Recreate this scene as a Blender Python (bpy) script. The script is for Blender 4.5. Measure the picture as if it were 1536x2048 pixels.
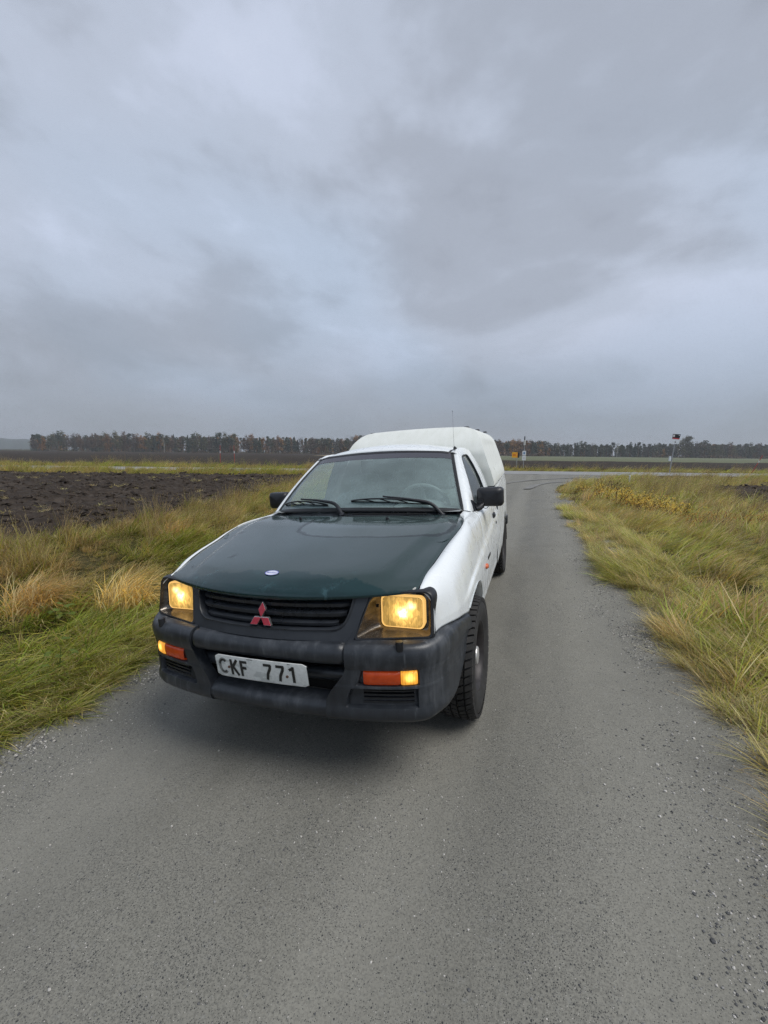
import bpy, bmesh, math, random
import numpy as np
from mathutils import Matrix, Vector

for o in list(bpy.data.objects): bpy.data.objects.remove(o)
SC = bpy.context.scene
COL = SC.collection
R = math.radians

# ------------------------------------------------------------------ camera
CAM = np.array([1.08748, -2.3425, 1.50162])
CR = np.array([[0.943873, 0.330124, 0.011092], [-0.054635, 0.122915, 0.990912], [-0.32576, 0.935901, -0.134052]])
cd = bpy.data.cameras.new('camera'); cam = bpy.data.objects.new('camera', cd); COL.objects.link(cam)
cd.sensor_fit = 'HORIZONTAL'; cd.sensor_width = 36; cd.lens = 20.4771
cd.clip_start = 0.05; cd.clip_end = 6000
cam.matrix_world = Matrix(((CR[0][0], CR[1][0], -CR[2][0], CAM[0]), (CR[0][1], CR[1][1], -CR[2][1], CAM[1]), (CR[0][2], CR[1][2], -CR[2][2], CAM[2]), (0, 0, 0, 1)))
SC.camera = cam
SC.view_settings.view_transform = 'Standard'; SC.view_settings.look = 'None'
SC.view_settings.exposure = 0.9; SC.view_settings.gamma = 1.0
SC.render.resolution_x = 768; SC.render.resolution_y = 1024
SC.cycles.use_denoising = True; SC.cycles.denoising_prefilter = 'NONE'
SC.cycles.max_bounces = 6; SC.cycles.diffuse_bounces = 3; SC.cycles.glossy_bounces = 3; SC.cycles.volume_bounces = 0; SC.cycles.transparent_max_bounces = 10
SC.cycles.use_adaptive_sampling = True; SC.cycles.adaptive_threshold = .02

# ------------------------------------------------------------------ node helpers
class NT:
    def __init__(s, tree): s.t = tree; s.n = tree.nodes; s.l = tree.links
    def add(s, typ, **kw):
        n = s.n.new(typ)
        for k, v in kw.items(): setattr(n, k, v)
        return n
    def link(s, a, b): s.l.new(a, b)
    def set(s, sock, v):
        if isinstance(v, bpy.types.NodeSocket): s.link(v, sock)
        elif v is not None:
            if isinstance(v, (tuple, list)) and len(v) == 3 and sock.type == 'RGBA': v = (*v, 1)
            sock.default_value = v
    def math(s, op, a, b=None, c=None, clamp=False):
        n = s.add('ShaderNodeMath', operation=op, use_clamp=clamp)
        for i, v in enumerate((a, b, c)):
            if v is not None: s.set(n.inputs[i], v)
        return n.outputs[0]
    def vmath(s, op, a, b=None):
        n = s.add('ShaderNodeVectorMath', operation=op)
        s.set(n.inputs[0], a)
        if b is not None: s.set(n.inputs[3 if op == 'SCALE' else 1], b)
        return n.outputs[0]
    def noise(s, vec, scale, detail=3, rough=.55, dist=0.0, dim='3D'):
        n = s.add('ShaderNodeTexNoise', noise_dimensions=dim); s.set(n.inputs['Vector'], vec)
        n.inputs['Scale'].default_value = scale; n.inputs['Detail'].default_value = detail
        n.inputs['Roughness'].default_value = rough; n.inputs['Distortion'].default_value = dist
        return n.outputs['Fac']
    def vor(s, vec, scale, feature='F1', out='Distance'):
        n = s.add('ShaderNodeTexVoronoi', feature=feature); s.set(n.inputs['Vector'], vec)
        n.inputs['Scale'].default_value = scale
        return n.outputs[out]
    def ramp(s, f, stops, interp='LINEAR'):
        n = s.add('ShaderNodeValToRGB'); s.set(n.inputs[0], f); cr = n.color_ramp; cr.interpolation = interp
        while len(cr.elements) < len(stops): cr.elements.new(.5)
        for e, (p, c) in zip(cr.elements, stops):
            e.position = p
            e.color = (c, c, c, 1) if not isinstance(c, (tuple, list)) else (*c, 1)
        return n.outputs[0]
    def mr(s, f, a, b, c=0.0, d=1.0, smooth=True):
        n = s.add('ShaderNodeMapRange'); n.interpolation_type = 'SMOOTHSTEP' if smooth else 'LINEAR'
        s.set(n.inputs[0], f)
        for i, v in zip((1, 2, 3, 4), (a, b, c, d)): n.inputs[i].default_value = v
        return n.outputs[0]
    def mix(s, f, a, b, blend='MIX'):
        n = s.add('ShaderNodeMix', data_type='RGBA', blend_type=blend)
        s.set(n.inputs[0], f); s.set(n.inputs[6], a); s.set(n.inputs[7], b)
        return n.outputs[2]
    def sep(s, v):
        n = s.add('ShaderNodeSeparateXYZ'); s.set(n.inputs[0], v); return n.outputs
    def comb(s, x, y, z):
        n = s.add('ShaderNodeCombineXYZ')
        for i, v in enumerate((x, y, z)): s.set(n.inputs[i], v)
        return n.outputs[0]
    def bump(s, h, strength=.3, dist=.01, normal=None):
        n = s.add('ShaderNodeBump'); s.set(n.inputs['Height'], h)
        n.inputs['Strength'].default_value = strength; n.inputs['Distance'].default_value = dist
        if normal is not None: s.set(n.inputs['Normal'], normal)
        return n.outputs[0]

# ------------------------------------------------------------------ sky and sun (overcast)
w = bpy.data.worlds.new('World'); SC.world = w; w.use_nodes = True
nt = NT(w.node_tree); nt.n.clear()
out = nt.add('ShaderNodeOutputWorld'); bg = nt.add('ShaderNodeBackground')
nt.link(bg.outputs[0], out.inputs[0])
SKY_OFF = (2.2, 14.5, 0)
SUN_EL, SUN_AZ = 58.0, 100.0
sky = nt.add('ShaderNodeTexSky'); sky.sky_type = 'NISHITA'; sky.sun_disc = False
sky.sun_elevation = R(SUN_EL); sky.sun_rotation = R(SUN_AZ)
tc = nt.add('ShaderNodeTexCoord'); d = tc.outputs['Generated']
dx, dy, dz = nt.sep(d)
zz = nt.math('ADD', nt.math('MAXIMUM', dz, 0.0), 0.30)
pv = nt.comb(nt.math('DIVIDE', dx, zz), nt.math('DIVIDE', dy, zz), nt.math('MULTIPLY', dz, .6))
warp = nt.add('ShaderNodeTexNoise', noise_dimensions='2D'); nt.set(warp.inputs['Vector'], pv); warp.inputs['Scale'].default_value = .55; warp.inputs['Detail'].default_value = 2
pw = nt.vmath('ADD', pv, nt.vmath('SCALE', nt.vmath('SUBTRACT', warp.outputs['Color'], (.5, .5, .5)), 1.1))
big = nt.noise(nt.vmath('ADD', pw, SKY_OFF),   .62, 2, .5, dim='2D')
dw = nt.vmath('ADD', nt.vmath('MULTIPLY', d, (1, 1, 1.7)), nt.vmath('SCALE', nt.vmath('SUBTRACT', warp.outputs['Color'], (.5, .5, .5)), .35))
mid = nt.noise(nt.vmath('ADD', dw, (4.3, 2.4, 7.1)), 2.6, 5, .56)
fine = nt.noise(nt.vmath('ADD', dw, (1.3, 5.4, 2.2)), 8.0, 3, .6)
f = nt.math('ADD', nt.math('MULTIPLY', big, .50), nt.math('ADD', nt.math('MULTIPLY', mid, .42), nt.math('MULTIPLY', fine, .08)))
cl = nt.ramp(f, [(0.31, (0.166, 0.184, 0.212)), (0.42, (0.222, 0.249, 0.290)), (0.50, (0.278, 0.314, 0.372)), (0.57, (0.320, 0.360, 0.432)), (0.66, (0.357, 0.397, 0.469))], 'EASE')
# blue and lavender casts where the deck is thinner
cast = nt.noise(nt.vmath('ADD', pw, (21.3, 8.4, 0)), .5, 2, .5, dim='2D')
cl = nt.mix(nt.mr(cast, .42, .62, 0, 1), nt.mix(1.0, cl, (.96, 1.0, 1.05), 'MULTIPLY'), nt.mix(1.0, cl, (1.015, .995, 1.01), 'MULTIPLY'))
# the deck looks thicker and greyer towards the horizon
hz = nt.mr(dz, -.02, .32)
cl = nt.mix(hz, nt.mix(.78, cl, (.118, .130, .146)), cl)
nish = nt.vmath('SCALE', sky.outputs[0], .05)
nt.link(nt.mix(.94, nish, cl), bg.inputs[0])
bg.inputs[1].default_value = 1.0
w.cycles.sampling_method = 'NONE'
sl = bpy.data.lights.new('sun', 'SUN'); sl.energy = 1.5; sl.angle = R(36); sl.color = (1, .97, .93)
so = bpy.data.objects.new('sun', sl); COL.objects.link(so)
# light arrives from azimuth SUN_AZ (clockwise from +Y), elevation SUN_EL
sd = Vector((math.sin(R(SUN_AZ)) * math.cos(R(SUN_EL)), math.cos(R(SUN_AZ)) * math.cos(R(SUN_EL)), math.sin(R(SUN_EL))))
so.rotation_euler = sd.to_track_quat('Z', 'Y').to_euler(); so.location = (20, -30, 40)

# ------------------------------------------------------------------ object helpers
def tag(o, label=None, cat=None, group=None, kind=None):
    if label: o['label'] = label
    if cat: o['category'] = cat
    if group: o['group'] = group
    if kind: o['kind'] = kind
    return o
def empty(name, loc=(0, 0, 0), rz=0, parent=None):
    o = bpy.data.objects.new(name, None); COL.objects.link(o); o.location = loc; o.rotation_euler = (0, 0, rz)
    o.empty_display_size = .1; o.parent = parent; return o
def mobj(name, me, mat=None, parent=None):
    o = bpy.data.objects.new(name, me); COL.objects.link(o); o.parent = parent
    if mat is not None:
        for m in (mat if isinstance(mat, (list, tuple)) else [mat]): me.materials.append(m)
    return o
def mk(name, V, F, mat=None, parent=None, smooth=True, sharp=40, out=None, solid=0):
    me = bpy.data.meshes.new(name); me.from_pydata([tuple(map(float, v)) for v in V], [], F); me.update()
    if out is not None:      # make the normals point away from (or, 'in', toward) a reference
        s = 0.0
        for p in me.polygons: s += p.normal.dot(p.center - Vector(out)) * p.area
        if s < 0: me.flip_normals()
    if smooth:
        me.polygons.foreach_set('use_smooth', [True] * len(me.polygons))
        if sharp: me.set_sharp_from_angle(angle=R(sharp))
    o = mobj(name, me, mat, parent)
    if solid:
        m = o.modifiers.new('thickness', 'SOLIDIFY'); m.thickness = solid; m.offset = -1
    return o
def gridf(n, m, cu=False, cv=False, off=0):
    F = []
    for i in range(n if cu else n - 1):
        for j in range(m if cv else m - 1):
            a, b = i * m + j, i * m + (j + 1) % m
            c_, d_ = ((i + 1) % n) * m + (j + 1) % m, ((i + 1) % n) * m + j
            F.append((a + off, b + off, c_ + off, d_ + off))
    return F
def grid(name, P, mat, parent, cu=False, cv=False, **kw):
    P = np.asarray(P, float); n, m = P.shape[:2]
    return mk(name, P.reshape(-1, 3), gridf(n, m, cu, cv), mat, parent, **kw)
def crv(pts, n, ts=None):
    """smooth curve through points, n samples along chord length"""
    P = np.asarray(pts, float)
    if ts is None: t = np.r_[0, np.cumsum(np.linalg.norm(np.diff(P, axis=0), axis=1))]
    else: t = np.asarray(ts, float)
    m = np.zeros_like(P)
    dt = np.diff(t)[:, None]; s = np.diff(P, axis=0) / dt
    m[1:-1] = (s[:-1] * dt[1:] + s[1:] * dt[:-1]) / (dt[1:] + dt[:-1])
    m[0] = s[0]; m[-1] = s[-1]
    q = np.linspace(t[0], t[-1], n) if np.isscalar(n) else np.asarray(n, float)
    k = np.clip(np.searchsorted(t, q, 'right') - 1, 0, len(t) - 2)
    h = (t[k + 1] - t[k])[:, None]; u = ((q - t[k])[:, None]) / h
    return (2*u**3-3*u**2+1)*P[k] + (u**3-2*u**2+u)*h*m[k] + (-2*u**3+3*u**2)*P[k+1] + (u**3-u**2)*h*m[k+1]
def lerp1(x, xs, ys): return np.interp(x, xs, ys)
def sst(x, a, b):
    t = np.clip((np.asarray(x, float) - a) / (b - a), 0, 1); return t * t * (3 - 2 * t)
def boxmesh(V, F, lo, hi, M=None):
    x0, y0, z0 = lo; x1, y1, z1 = hi; k = len(V)
    vs = [(x0,y0,z0),(x1,y0,z0),(x1,y1,z0),(x0,y1,z0),(x0,y0,z1),(x1,y0,z1),(x1,y1,z1),(x0,y1,z1)]
    if M is not None: vs = [tuple(M @ Vector(v)) for v in vs]
    V += vs
    F += [(k,k+3,k+2,k+1),(k+4,k+5,k+6,k+7),(k,k+1,k+5,k+4),(k+1,k+2,k+6,k+5),(k+2,k+3,k+7,k+6),(k+3,k,k+4,k+7)]
def box(name, lo, hi, mat, parent, bev=.004, M=None, seg=2):
    V, F = [], []; boxmesh(V, F, lo, hi, M)
    o = mk(name, V, F, mat, parent, smooth=True, sharp=35)
    if bev:
        m = o.modifiers.new('bevel', 'BEVEL'); m.width = bev; m.segments = seg; m.limit_method = 'ANGLE'
    return o
def tube(name, pts, r, mat, parent, seg=10, cap=True, n=None, ret=False):
    P = np.asarray(pts, float)
    if n: 
        rr = np.asarray(r, float) if not np.isscalar(r) else None
        t0 = np.linspace(0, 1, len(P)); P = crv(P, n)
        r = np.interp(np.linspace(0, 1, n), t0, rr) if rr is not None else r
    r = np.full(len(P), r) if np.isscalar(r) else np.asarray(r, float)
    T = np.gradient(P, axis=0); T /= np.linalg.norm(T, axis=1)[:, None] + 1e-12
    V = []; prev = None
    for i in range(len(P)):
        t = T[i]
        if prev is None:
            a = np.array([0, 0, 1.]) if abs(t[2]) < .9 else np.array([1., 0, 0])
            u = np.cross(t, a)
        else: u = prev - t * (prev @ t)
        u /= np.linalg.norm(u); prev = u; v = np.cross(t, u)
        for k in range(seg):
            a = 2 * math.pi * k / seg; V.append(P[i] + r[i] * (math.cos(a) * u + math.sin(a) * v))
    F = gridf(len(P), seg, False, True)
    if cap:
        F.append(tuple(range(seg - 1, -1, -1))); k = (len(P) - 1) * seg; F.append(tuple(range(k, k + seg)))
    if ret: return V, F
    return mk(name, V, F, mat, parent, sharp=50)
def lathe(name, prof, mat, parent, seg=48, M=None, sharp=35, axis='x'):
    """profile (radius, height along axis) turned round the x axis"""
    V = []
    for k in range(seg):
        a = 2 * math.pi * k / seg
        for r, h in prof: V.append((h, r * math.cos(a), r * math.sin(a)))
    F = gridf(seg, len(prof), True, False)
    if M is not None: V = [tuple(M @ Vector(v)) for v in V]
    return mk(name, V, F, mat, parent, sharp=sharp)
def rrect(cx, cz, hx, hz, r, n=10):
    """rounded rectangle outline, counter-clockwise from the right-hand side"""
    P = []
    for (sx, sz, a0) in ((1, 1, 0), (-1, 1, 90), (-1, -1, 180), (1, -1, 270)):
        for k in range(n):
            a = R(a0 + 90 * k / (n - 1)); P.append((cx + sx * (hx - r) + r * math.cos(a), cz + sz * (hz - r) + r * math.sin(a)))
    return np.array(P)
def rpoly(pts, r, n=8):
    """polygon with rounded corners (2-D), one radius or one for each corner"""
    P = [np.array(p, float) for p in pts]; N = len(P); out_ = []
    for i in range(N):
        p, a, b = P[i], P[i - 1], P[(i + 1) % N]; rr = r if np.isscalar(r) else r[i]
        u = (a - p) / np.linalg.norm(a - p); v = (b - p) / np.linalg.norm(b - p)
        for k in range(n):
            t = k / (n - 1); q = p + u * rr * (1 - t) ** 2 + v * rr * t ** 2
            out_.append(q)
    return np.array(out_)

# ------------------------------------------------------------------ materials
MATS = {}
def newmat(name):
    m = bpy.data.materials.new(name); m.use_nodes = True; t = NT(m.node_tree); t.n.clear()
    o = t.add('ShaderNodeOutputMaterial'); p = t.add('ShaderNodeBsdfPrincipled'); t.link(p.outputs[0], o.inputs[0])
    MATS[name] = m; return m, t, p, o
def pbr(name, col, rough=.5, metal=0, var=.0, scale=20, bump=0, bscale=None, coat=0, rvar=0, detail=3, coords='Object', spec=None):
    m, t, p, o = newmat(name)
    tcn = t.add('ShaderNodeTexCoord'); v = tcn.outputs[coords]
    n = t.noise(v, scale, detail) if (var or rvar) else None
    if var:
        c1 = tuple(max(0, c * (1 - var)) for c in col); c2 = tuple(min(1, c * (1 + var)) for c in col)
        t.set(p.inputs['Base Color'], t.ramp(n, [(.3, c1), (.7, c2)]))
    else: t.set(p.inputs['Base Color'], col)
    if rvar: t.set(p.inputs['Roughness'], t.mr(n, .3, .7, max(0, rough - rvar), min(1, rough + rvar)))
    else: p.inputs['Roughness'].default_value = rough
    p.inputs['Metallic'].default_value = metal
    if spec is not None: p.inputs['Specular IOR Level'].default_value = spec
    if coat: p.inputs['Coat Weight'].default_value = coat; p.inputs['Coat Roughness'].default_value = .05
    if bump: t.set(p.inputs['Normal'], t.bump(t.noise(v, bscale or scale * 4, 3), bump, .004))
    return m
# ================================================================== terrain
CN = np.array([-.3287, .9444])                 # across the main road, away from the lane
def depth(x, y): return (np.asarray(x) - CAM[0]) * CN[0] + (np.asarray(y) - CAM[1]) * CN[1]
PX = [-400, -60, -12, -7.5, -5.6, -4.6, -3.6, -2.9, -2.2, -1.75, 0, 2.10, 2.6, 3.2, 3.9, 4.6, 5.4, 6.4, 8, 20, 60, 400]
PZ = [-.02, -.02, -.06, -.10, -.16, -.26, -.33, -.28, -.16, -.107, 0, .129, .125, .06, -.12, -.18, -.04, .06, .02, -.02, -.02, -.02]
def terrain(x, y):
    x = np.asarray(x, float); y = np.asarray(y, float)
    L = np.interp(y, [-60, -6, 0, 4, 8, 14, 30, 60], [-.16, -.11, 0, .068, .105, .12, .12, .1])
    d_ = depth(x, y)
    nj = sst(d_, 16, 27)                        # the lane levels out into the junction
    p = np.interp(x, PX, PZ) * (1 - nj)
    road = (1 - sst(np.abs(d_ - 35), 3.4, 7.0)) * .07
    base = L * (1 - sst(np.abs(x - .15), 2.2, 7.0)) * (1 - nj)
    far = 0.0 - .0 * d_
    z = base + p + road
    # the roadside ditch of the main road
    z = z - .22 * np.exp(-((d_ - 41.5) / 1.6) ** 2)
    z = z - .14 * np.exp(-((d_ - 29.0) / 1.5) ** 2) * sst(np.abs(x - 1.0), 5.0, 9.0)
    return z
# ================================================================== pickup truck
# truck frame: x towards its left side (right in the picture), y towards its tail, z up, origin on the road under the front axle
RW = Matrix(((0.998119, 0.0, -0.061314, 0), (-0.001124, 0.999832, -0.018302, 0), (0.061303, 0.018336, 0.997951, 0), (0, 0, 0, 1)))
T = empty('pickup_truck'); T.matrix_world = RW
tag(T, 'white pickup truck with dark green bonnet and lit headlights on the gravel road', 'pickup truck')

def truck_mats():
    # white body paint, a little dusty low down and streaked
    m, t, p, o = newmat('white_paint'); v = t.add('ShaderNodeTexCoord').outputs['Object']
    x, y, z = t.sep(v)
    st = t.noise(t.vmath('MULTIPLY', v, (1.2, 1.2, .8)), 2.2, 4, .5)
    sp = t.noise(v, 55, 3, .7)
    dirt = t.math('MULTIPLY', t.mr(z, .62, .38), t.mr(t.math('ADD', t.math('MULTIPLY', st, .75), t.math('MULTIPLY', sp, .25)), .36, .66), clamp=True)
    c = t.ramp(st, [(.3, (.74, .775, .785)), (.7, (.77, .80, .806))])
    t.set(p.inputs['Base Color'], t.mix(t.math('MULTIPLY', dirt, .40), c, (.36, .34, .30)))
    t.set(p.inputs['Roughness'], t.mr(t.noise(v, 14, 3), .3, .7, .22, .40)); p.inputs['Coat Weight'].default_value = .5; p.inputs['Coat Roughness'].default_value = .12
    t.set(p.inputs['Normal'], t.bump(t.noise(v, 260, 2), .05, .001))
    # off-white weathered glass fibre
    m, t, p, o = newmat('fibreglass'); v = t.add('ShaderNodeTexCoord').outputs['Object']
    st = t.noise(t.vmath('MULTIPLY', v, (7, 3, 1.2)), 2.4, 5, .65); sp = t.noise(v, 30, 4, .7)
    c = t.ramp(st, [(.28, (.64, .66, .61)), (.55, (.70, .72, .68)), (.8, (.74, .76, .72))])
    t.set(p.inputs['Base Color'], t.mix(t.mr(sp, .55, .78, 0, .22), c, (.48, .51, .43)))
    p.inputs['Roughness'].default_value = .48
    t.set(p.inputs['Normal'], t.bump(t.noise(v, 5, 2), .04, .01))
    # dark green bonnet: old paint, damp film with a dry edge line, leaf stains, chips
    m, t, p, o = newmat('green_paint'); v = t.add('ShaderNodeTexCoord').outputs['Object']
    x, y, z = t.sep(v)
    n1 = t.noise(v, 5, 5, .6); n2 = t.noise(t.vmath('MULTIPLY', v, (1, 1.0, .2)), 18, 4, .65)
    # wet patch below the windscreen: rounded lens shape round (.26, .08)
    wv = t.math('ADD', t.math('MULTIPLY', t.math('SUBTRACT', t.noise(v, 4, 3), .5), .30), t.math('MULTIPLY', t.math('SUBTRACT', t.noise(v, 16, 2), .5), .06))
    ex = t.math('DIVIDE', t.math('SUBTRACT', x, .26), .45)
    ey = t.math('DIVIDE', t.math('SUBTRACT', t.math('SUBTRACT', y, t.math('MULTIPLY', x, .10)), .06), .22)
    rr = t.math('ADD', t.math('SQRT', t.math('ADD', t.math('POWER', t.math('ABSOLUTE', ex), 3.0), t.math('POWER', t.math('ABSOLUTE', ey), 2.6))), wv)
    inside = t.mr(rr, 1.02, .98); edge = t.math('MULTIPLY', t.mr(rr, .93, .98), t.mr(rr, 1.10, 1.03))
    smear = t.math('MULTIPLY', t.mr(t.noise(t.vmath('ADD', t.vmath('MULTIPLY', v, (1, 1.6, 1)), (4, 2, 0)), 5.5, 3, .55, .4), .62, .70), t.mr(x, -.25, -.40))
    col = t.ramp(n1, [(.3, (.004, .020, .023)), (.7, (.007, .031, .033))])
    dew = t.mr(t.math('ADD', y, t.math('MULTIPLY', t.math('SUBTRACT', t.noise(t.vmath('MULTIPLY', v, (1, .5, .5)), 7, 4, .6), .5), .13)), -.590, -.578)
    col = t.mix(t.math('MULTIPLY', dew, .85), col, (.028, .046, .046))
    col = t.mix(t.math('MULTIPLY', inside, .85), col, (.046, .066, .066))
    col = t.mix(t.math('MULTIPLY', edge, .9), col, (.006, .012, .014)); col = t.mix(t.math('MULTIPLY', smear, .85), col, (.006, .010, .012))
    # chalky scuffs on the nose, paint chips
    nose = t.mr(y, -.50, -.60)
    scuff = t.math('MULTIPLY', t.math('MULTIPLY', t.mr(n2, .52, .68), t.mr(t.noise(v, 3.2, 4, .6), .45, .62)), nose)
    col = t.mix(t.math('MULTIPLY', scuff, .42), col, (.05, .12, .14))
    chip = t.math('LESS_THAN', t.vor(v, 9.5), .035)
    col = t.mix(t.math('MULTIPLY', chip, .7), col, (.02, .018, .016))
    t.set(p.inputs['Base Color'], col)
    rg = t.mr(t.noise(v, 7, 5, .65), .3, .7, .10, .20)
    rg = t.math('ADD', rg, t.math('MULTIPLY', edge, .22)); rg = t.math('SUBTRACT', rg, t.math('MULTIPLY', inside, .06))
    rg = t.math('ADD', rg, t.math('MULTIPLY', smear, .2)); rg = t.math('ADD', rg, t.math('MULTIPLY', scuff, .25))
    t.set(p.inputs['Roughness'], rg); p.inputs['Coat Weight'].default_value = .42; p.inputs['Coat Roughness'].default_value = .05; p.inputs['Coat IOR'].default_value = 1.52
    p.inputs['Specular IOR Level'].default_value = .34
    t.set(p.inputs['Normal'], t.bump(t.noise(v, 420, 2), .07, .001))
    # weathered bumper plastic: faded, streaked and scratched
    m, t, p, o = newmat('bumper_plastic'); v = t.add('ShaderNodeTexCoord').outputs['Object']
    st = t.noise(t.vmath('MULTIPLY', v, (9, 9, 1.6)), 3.0, 5, .65); pt = t.noise(v, 4.2, 4, .6); gr = t.noise(v, 160, 2, .7)
    c = t.ramp(t.math('ADD', t.math('MULTIPLY', st, .45), t.math('MULTIPLY', pt, .55)), [(.34, (.012, .014, .018)), (.52, (.024, .028, .034)), (.68, (.070, .076, .085))])
    ru = t.noise(t.vmath('MULTIPLY', v, (14, 14, 1.0)), 2.2, 4, .7); up2 = t.noise(v, 2.6, 3, .5)
    c = t.mix(t.math('MULTIPLY', t.mr(ru, .54, .72), t.mr(up2, .48, .62, 0, .5)), c, (.15, .16, .17))
    c = t.mix(t.mr(gr, .60, .8, 0, .25), c, (.10, .10, .10))
    t.set(p.inputs['Base Color'], c); t.set(p.inputs['Roughness'], t.mr(pt, .3, .7, .28, .48))
    t.set(p.inputs['Normal'], t.bump(t.math('ADD', gr, t.math('MULTIPLY', st, 1.5)), .16, .002))
    pbr('black_plastic', (.012, .013, .016), .42, var=.3, scale=8, bump=.15, bscale=200, rvar=.1)
    pbr('grille_plastic', (.020, .023, .028), .33, var=.35, scale=9, rvar=.1)
    pbr('rubber_seal', (.008, .009, .010), .45)
    pbr('dark_void', (.004, .004, .004), .9)  # near-black that stands in for shade inside gaps and openings
    pbr('chassis_dark', (.012, .011, .010), .85, var=.5, scale=12)
    pbr('rust_liner', (.035, .020, .013), .9, var=.8, scale=14, bump=.4, bscale=40)
    m, t, p, o = newmat('tyre_rubber'); v = t.add('ShaderNodeTexCoord').outputs['Object']
    n = t.noise(v, 12, 4, .65)
    t.set(p.inputs['Base Color'], t.ramp(n, [(.35, (.010, .010, .010)), (.7, (.030, .028, .026))])); p.inputs['Roughness'].default_value = .78
    t.set(p.inputs['Normal'], t.bump(t.noise(v, 90, 2), .2, .002))
    pbr('steel_rim', (.030, .026, .026), .5, .3, var=.4, scale=20)
    pbr('hub_silver', (.55, .54, .52), .38, .6, var=.2, scale=25)
    m, t, p, o = newmat('bezel_chrome'); v = t.add('ShaderNodeTexCoord').outputs['Object']
    t.set(p.inputs['Base Color'], t.ramp(t.noise(t.vmath('MULTIPLY', v, (3, 3, 9)), 5, 4), [(.3, (.075, .068, .060)), (.7, (.22, .20, .175))]))
    p.inputs['Metallic'].default_value = .85; p.inputs['Roughness'].default_value = .26
    # lit headlamp glass: prism facets and bulb glow painted into its emission
    def lamp(name, cx, cz, base, hot, s_base, s_hot, rad, pat=True):
        m, t, p, o = newmat(name); v = t.add('ShaderNodeTexCoord').outputs['Object']
        x, y, z = t.sep(v); ax = t.math('ABSOLUTE', x)
        dx_ = t.math('SUBTRACT', ax, cx); dz_ = t.math('SUBTRACT', z, cz)
        r = t.math('SQRT', t.math('ADD', t.math('MULTIPLY', dx_, dx_), t.math('MULTIPLY', dz_, dz_)))
        g = t.mr(r, rad, rad * .12)
        if pat and cz > .7:
            d2x, d2z = t.math('SUBTRACT', ax, cx + .036), t.math('SUBTRACT', z, cz + .030)
            r2 = t.math('SQRT', t.math('ADD', t.math('MULTIPLY', d2x, d2x), t.math('MULTIPLY', t.math('MULTIPLY', d2z, d2z), 1.6)))
            g = t.math('ADD', t.math('MULTIPLY', g, t.mr(t.noise(v, 60, 3, .6), .35, .62, .35, 1)), t.mr(r2, .034, .003, 0, .55), clamp=True)
        st = t.math('ADD', s_base, t.math('MULTIPLY', g, s_hot))
        if pat:
            rx = t.math('SUBTRACT', .5, t.math('ABSOLUTE', t.math('SUBTRACT', t.math('FRACT', t.math('MULTIPLY', ax, 95)), .5)))
            rz = t.math('SUBTRACT', .5, t.math('ABSOLUTE', t.math('SUBTRACT', t.math('FRACT', t.math('MULTIPLY', z, 42)), .5)))
            nn = t.noise(t.vmath('MULTIPLY', v, (1, .2, .35)), 75, 3, .6, .6)
            k = t.math('ADD', .50, t.math('ADD', t.math('MULTIPLY', rx, .55), t.math('ADD', .22, t.math('MULTIPLY', t.math('SUBTRACT', nn, .5), .9))))
            st = t.math('MULTIPLY', st, k)
        if pat and cz > .7:
            vf = t.add('ShaderNodeTexVoronoi'); t.set(vf.inputs['Vector'], t.vmath('MULTIPLY', v, (1.6, 0, .8))); vf.inputs['Scale'].default_value = 62
            st = t.math('MULTIPLY', t.math('ADD', st, t.mr(r, .085, .015, 0, .55)), t.math('ADD', .62, t.math('MULTIPLY', t.sep(vf.outputs['Color'])[0], .62)))
        em = t.mix(g, base, hot)
        t.set(p.inputs['Base Color'], tuple(c * .6 for c in base)); p.inputs['Roughness'].default_value = .12
        t.set(p.inputs['Emission Color'], em); t.set(p.inputs['Emission Strength'], st)
        m.cycles.emission_sampling = 'AUTO' if name == 'headlamp_lit' else 'NONE'
        if pat: t.set(p.inputs['Normal'], t.bump(t.math('ADD', rx, nn), .3, .004))
    lamp('headlamp_lit', .618, .786, (1, .58, .14), (1, .88, .52), .25, 1.9, .036)
    lamp('headlamp_rim', .618, .79, (1, .58, .16), (1, .6, .2), .40, .1, .2, False)
    lamp('position_lamp', .672, .550, (1, .42, .045), (1, .62, .14), .42, .8, .03)
    m, t, p, o = newmat('amber_lens'); v = t.add('ShaderNodeTexCoord').outputs['Object']
    x, y, z = t.sep(v)
    rib = t.math('FRACT', t.math('MULTIPLY', z, 160))
    t.set(p.inputs['Base Color'], t.ramp(t.noise(v, 30, 2), [(.3, (.24, .028, .004)), (.7, (.36, .050, .008))])); p.inputs['Roughness'].default_value = .2
    t.set(p.inputs['Emission Color'], (1, .10, .01)); p.inputs['Emission Strength'].default_value = .05; m.cycles.emission_sampling = 'NONE'
    t.set(p.inputs['Normal'], t.bump(rib, .25, .003))
    pbr('marker_lens', (.55, .12, .04), .25)
    pbr('red_badge', (.33, .006, .022), .25, var=.12, scale=60, coat=.4)
    pbr('chrome', (.6, .6, .6), .2, .9)
    # number plate, white with scratches and grey repair marks
    m, t, p, o = newmat('plate_white'); v = t.add('ShaderNodeTexCoord').outputs['Object']
    n = t.noise(t.vmath('MULTIPLY', v, (1, 1, 2)), 11, 4, .6); n2 = t.noise(v, 70, 3)
    c = t.ramp(n2, [(.3, (.60, .62, .60)), (.7, (.72, .74, .72))])
    t.set(p.inputs['Base Color'], t.mix(t.mr(n, .56, .62, 0, .55), c, (.38, .41, .40))); p.inputs['Roughness'].default_value = .4
    pbr('plate_black', (.012, .013, .013), .4)
    pbr('plate_worn', (.20, .21, .20), .5, var=.5, scale=70)
    pbr('rusty_screw', (.10, .05, .03), .7)
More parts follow.
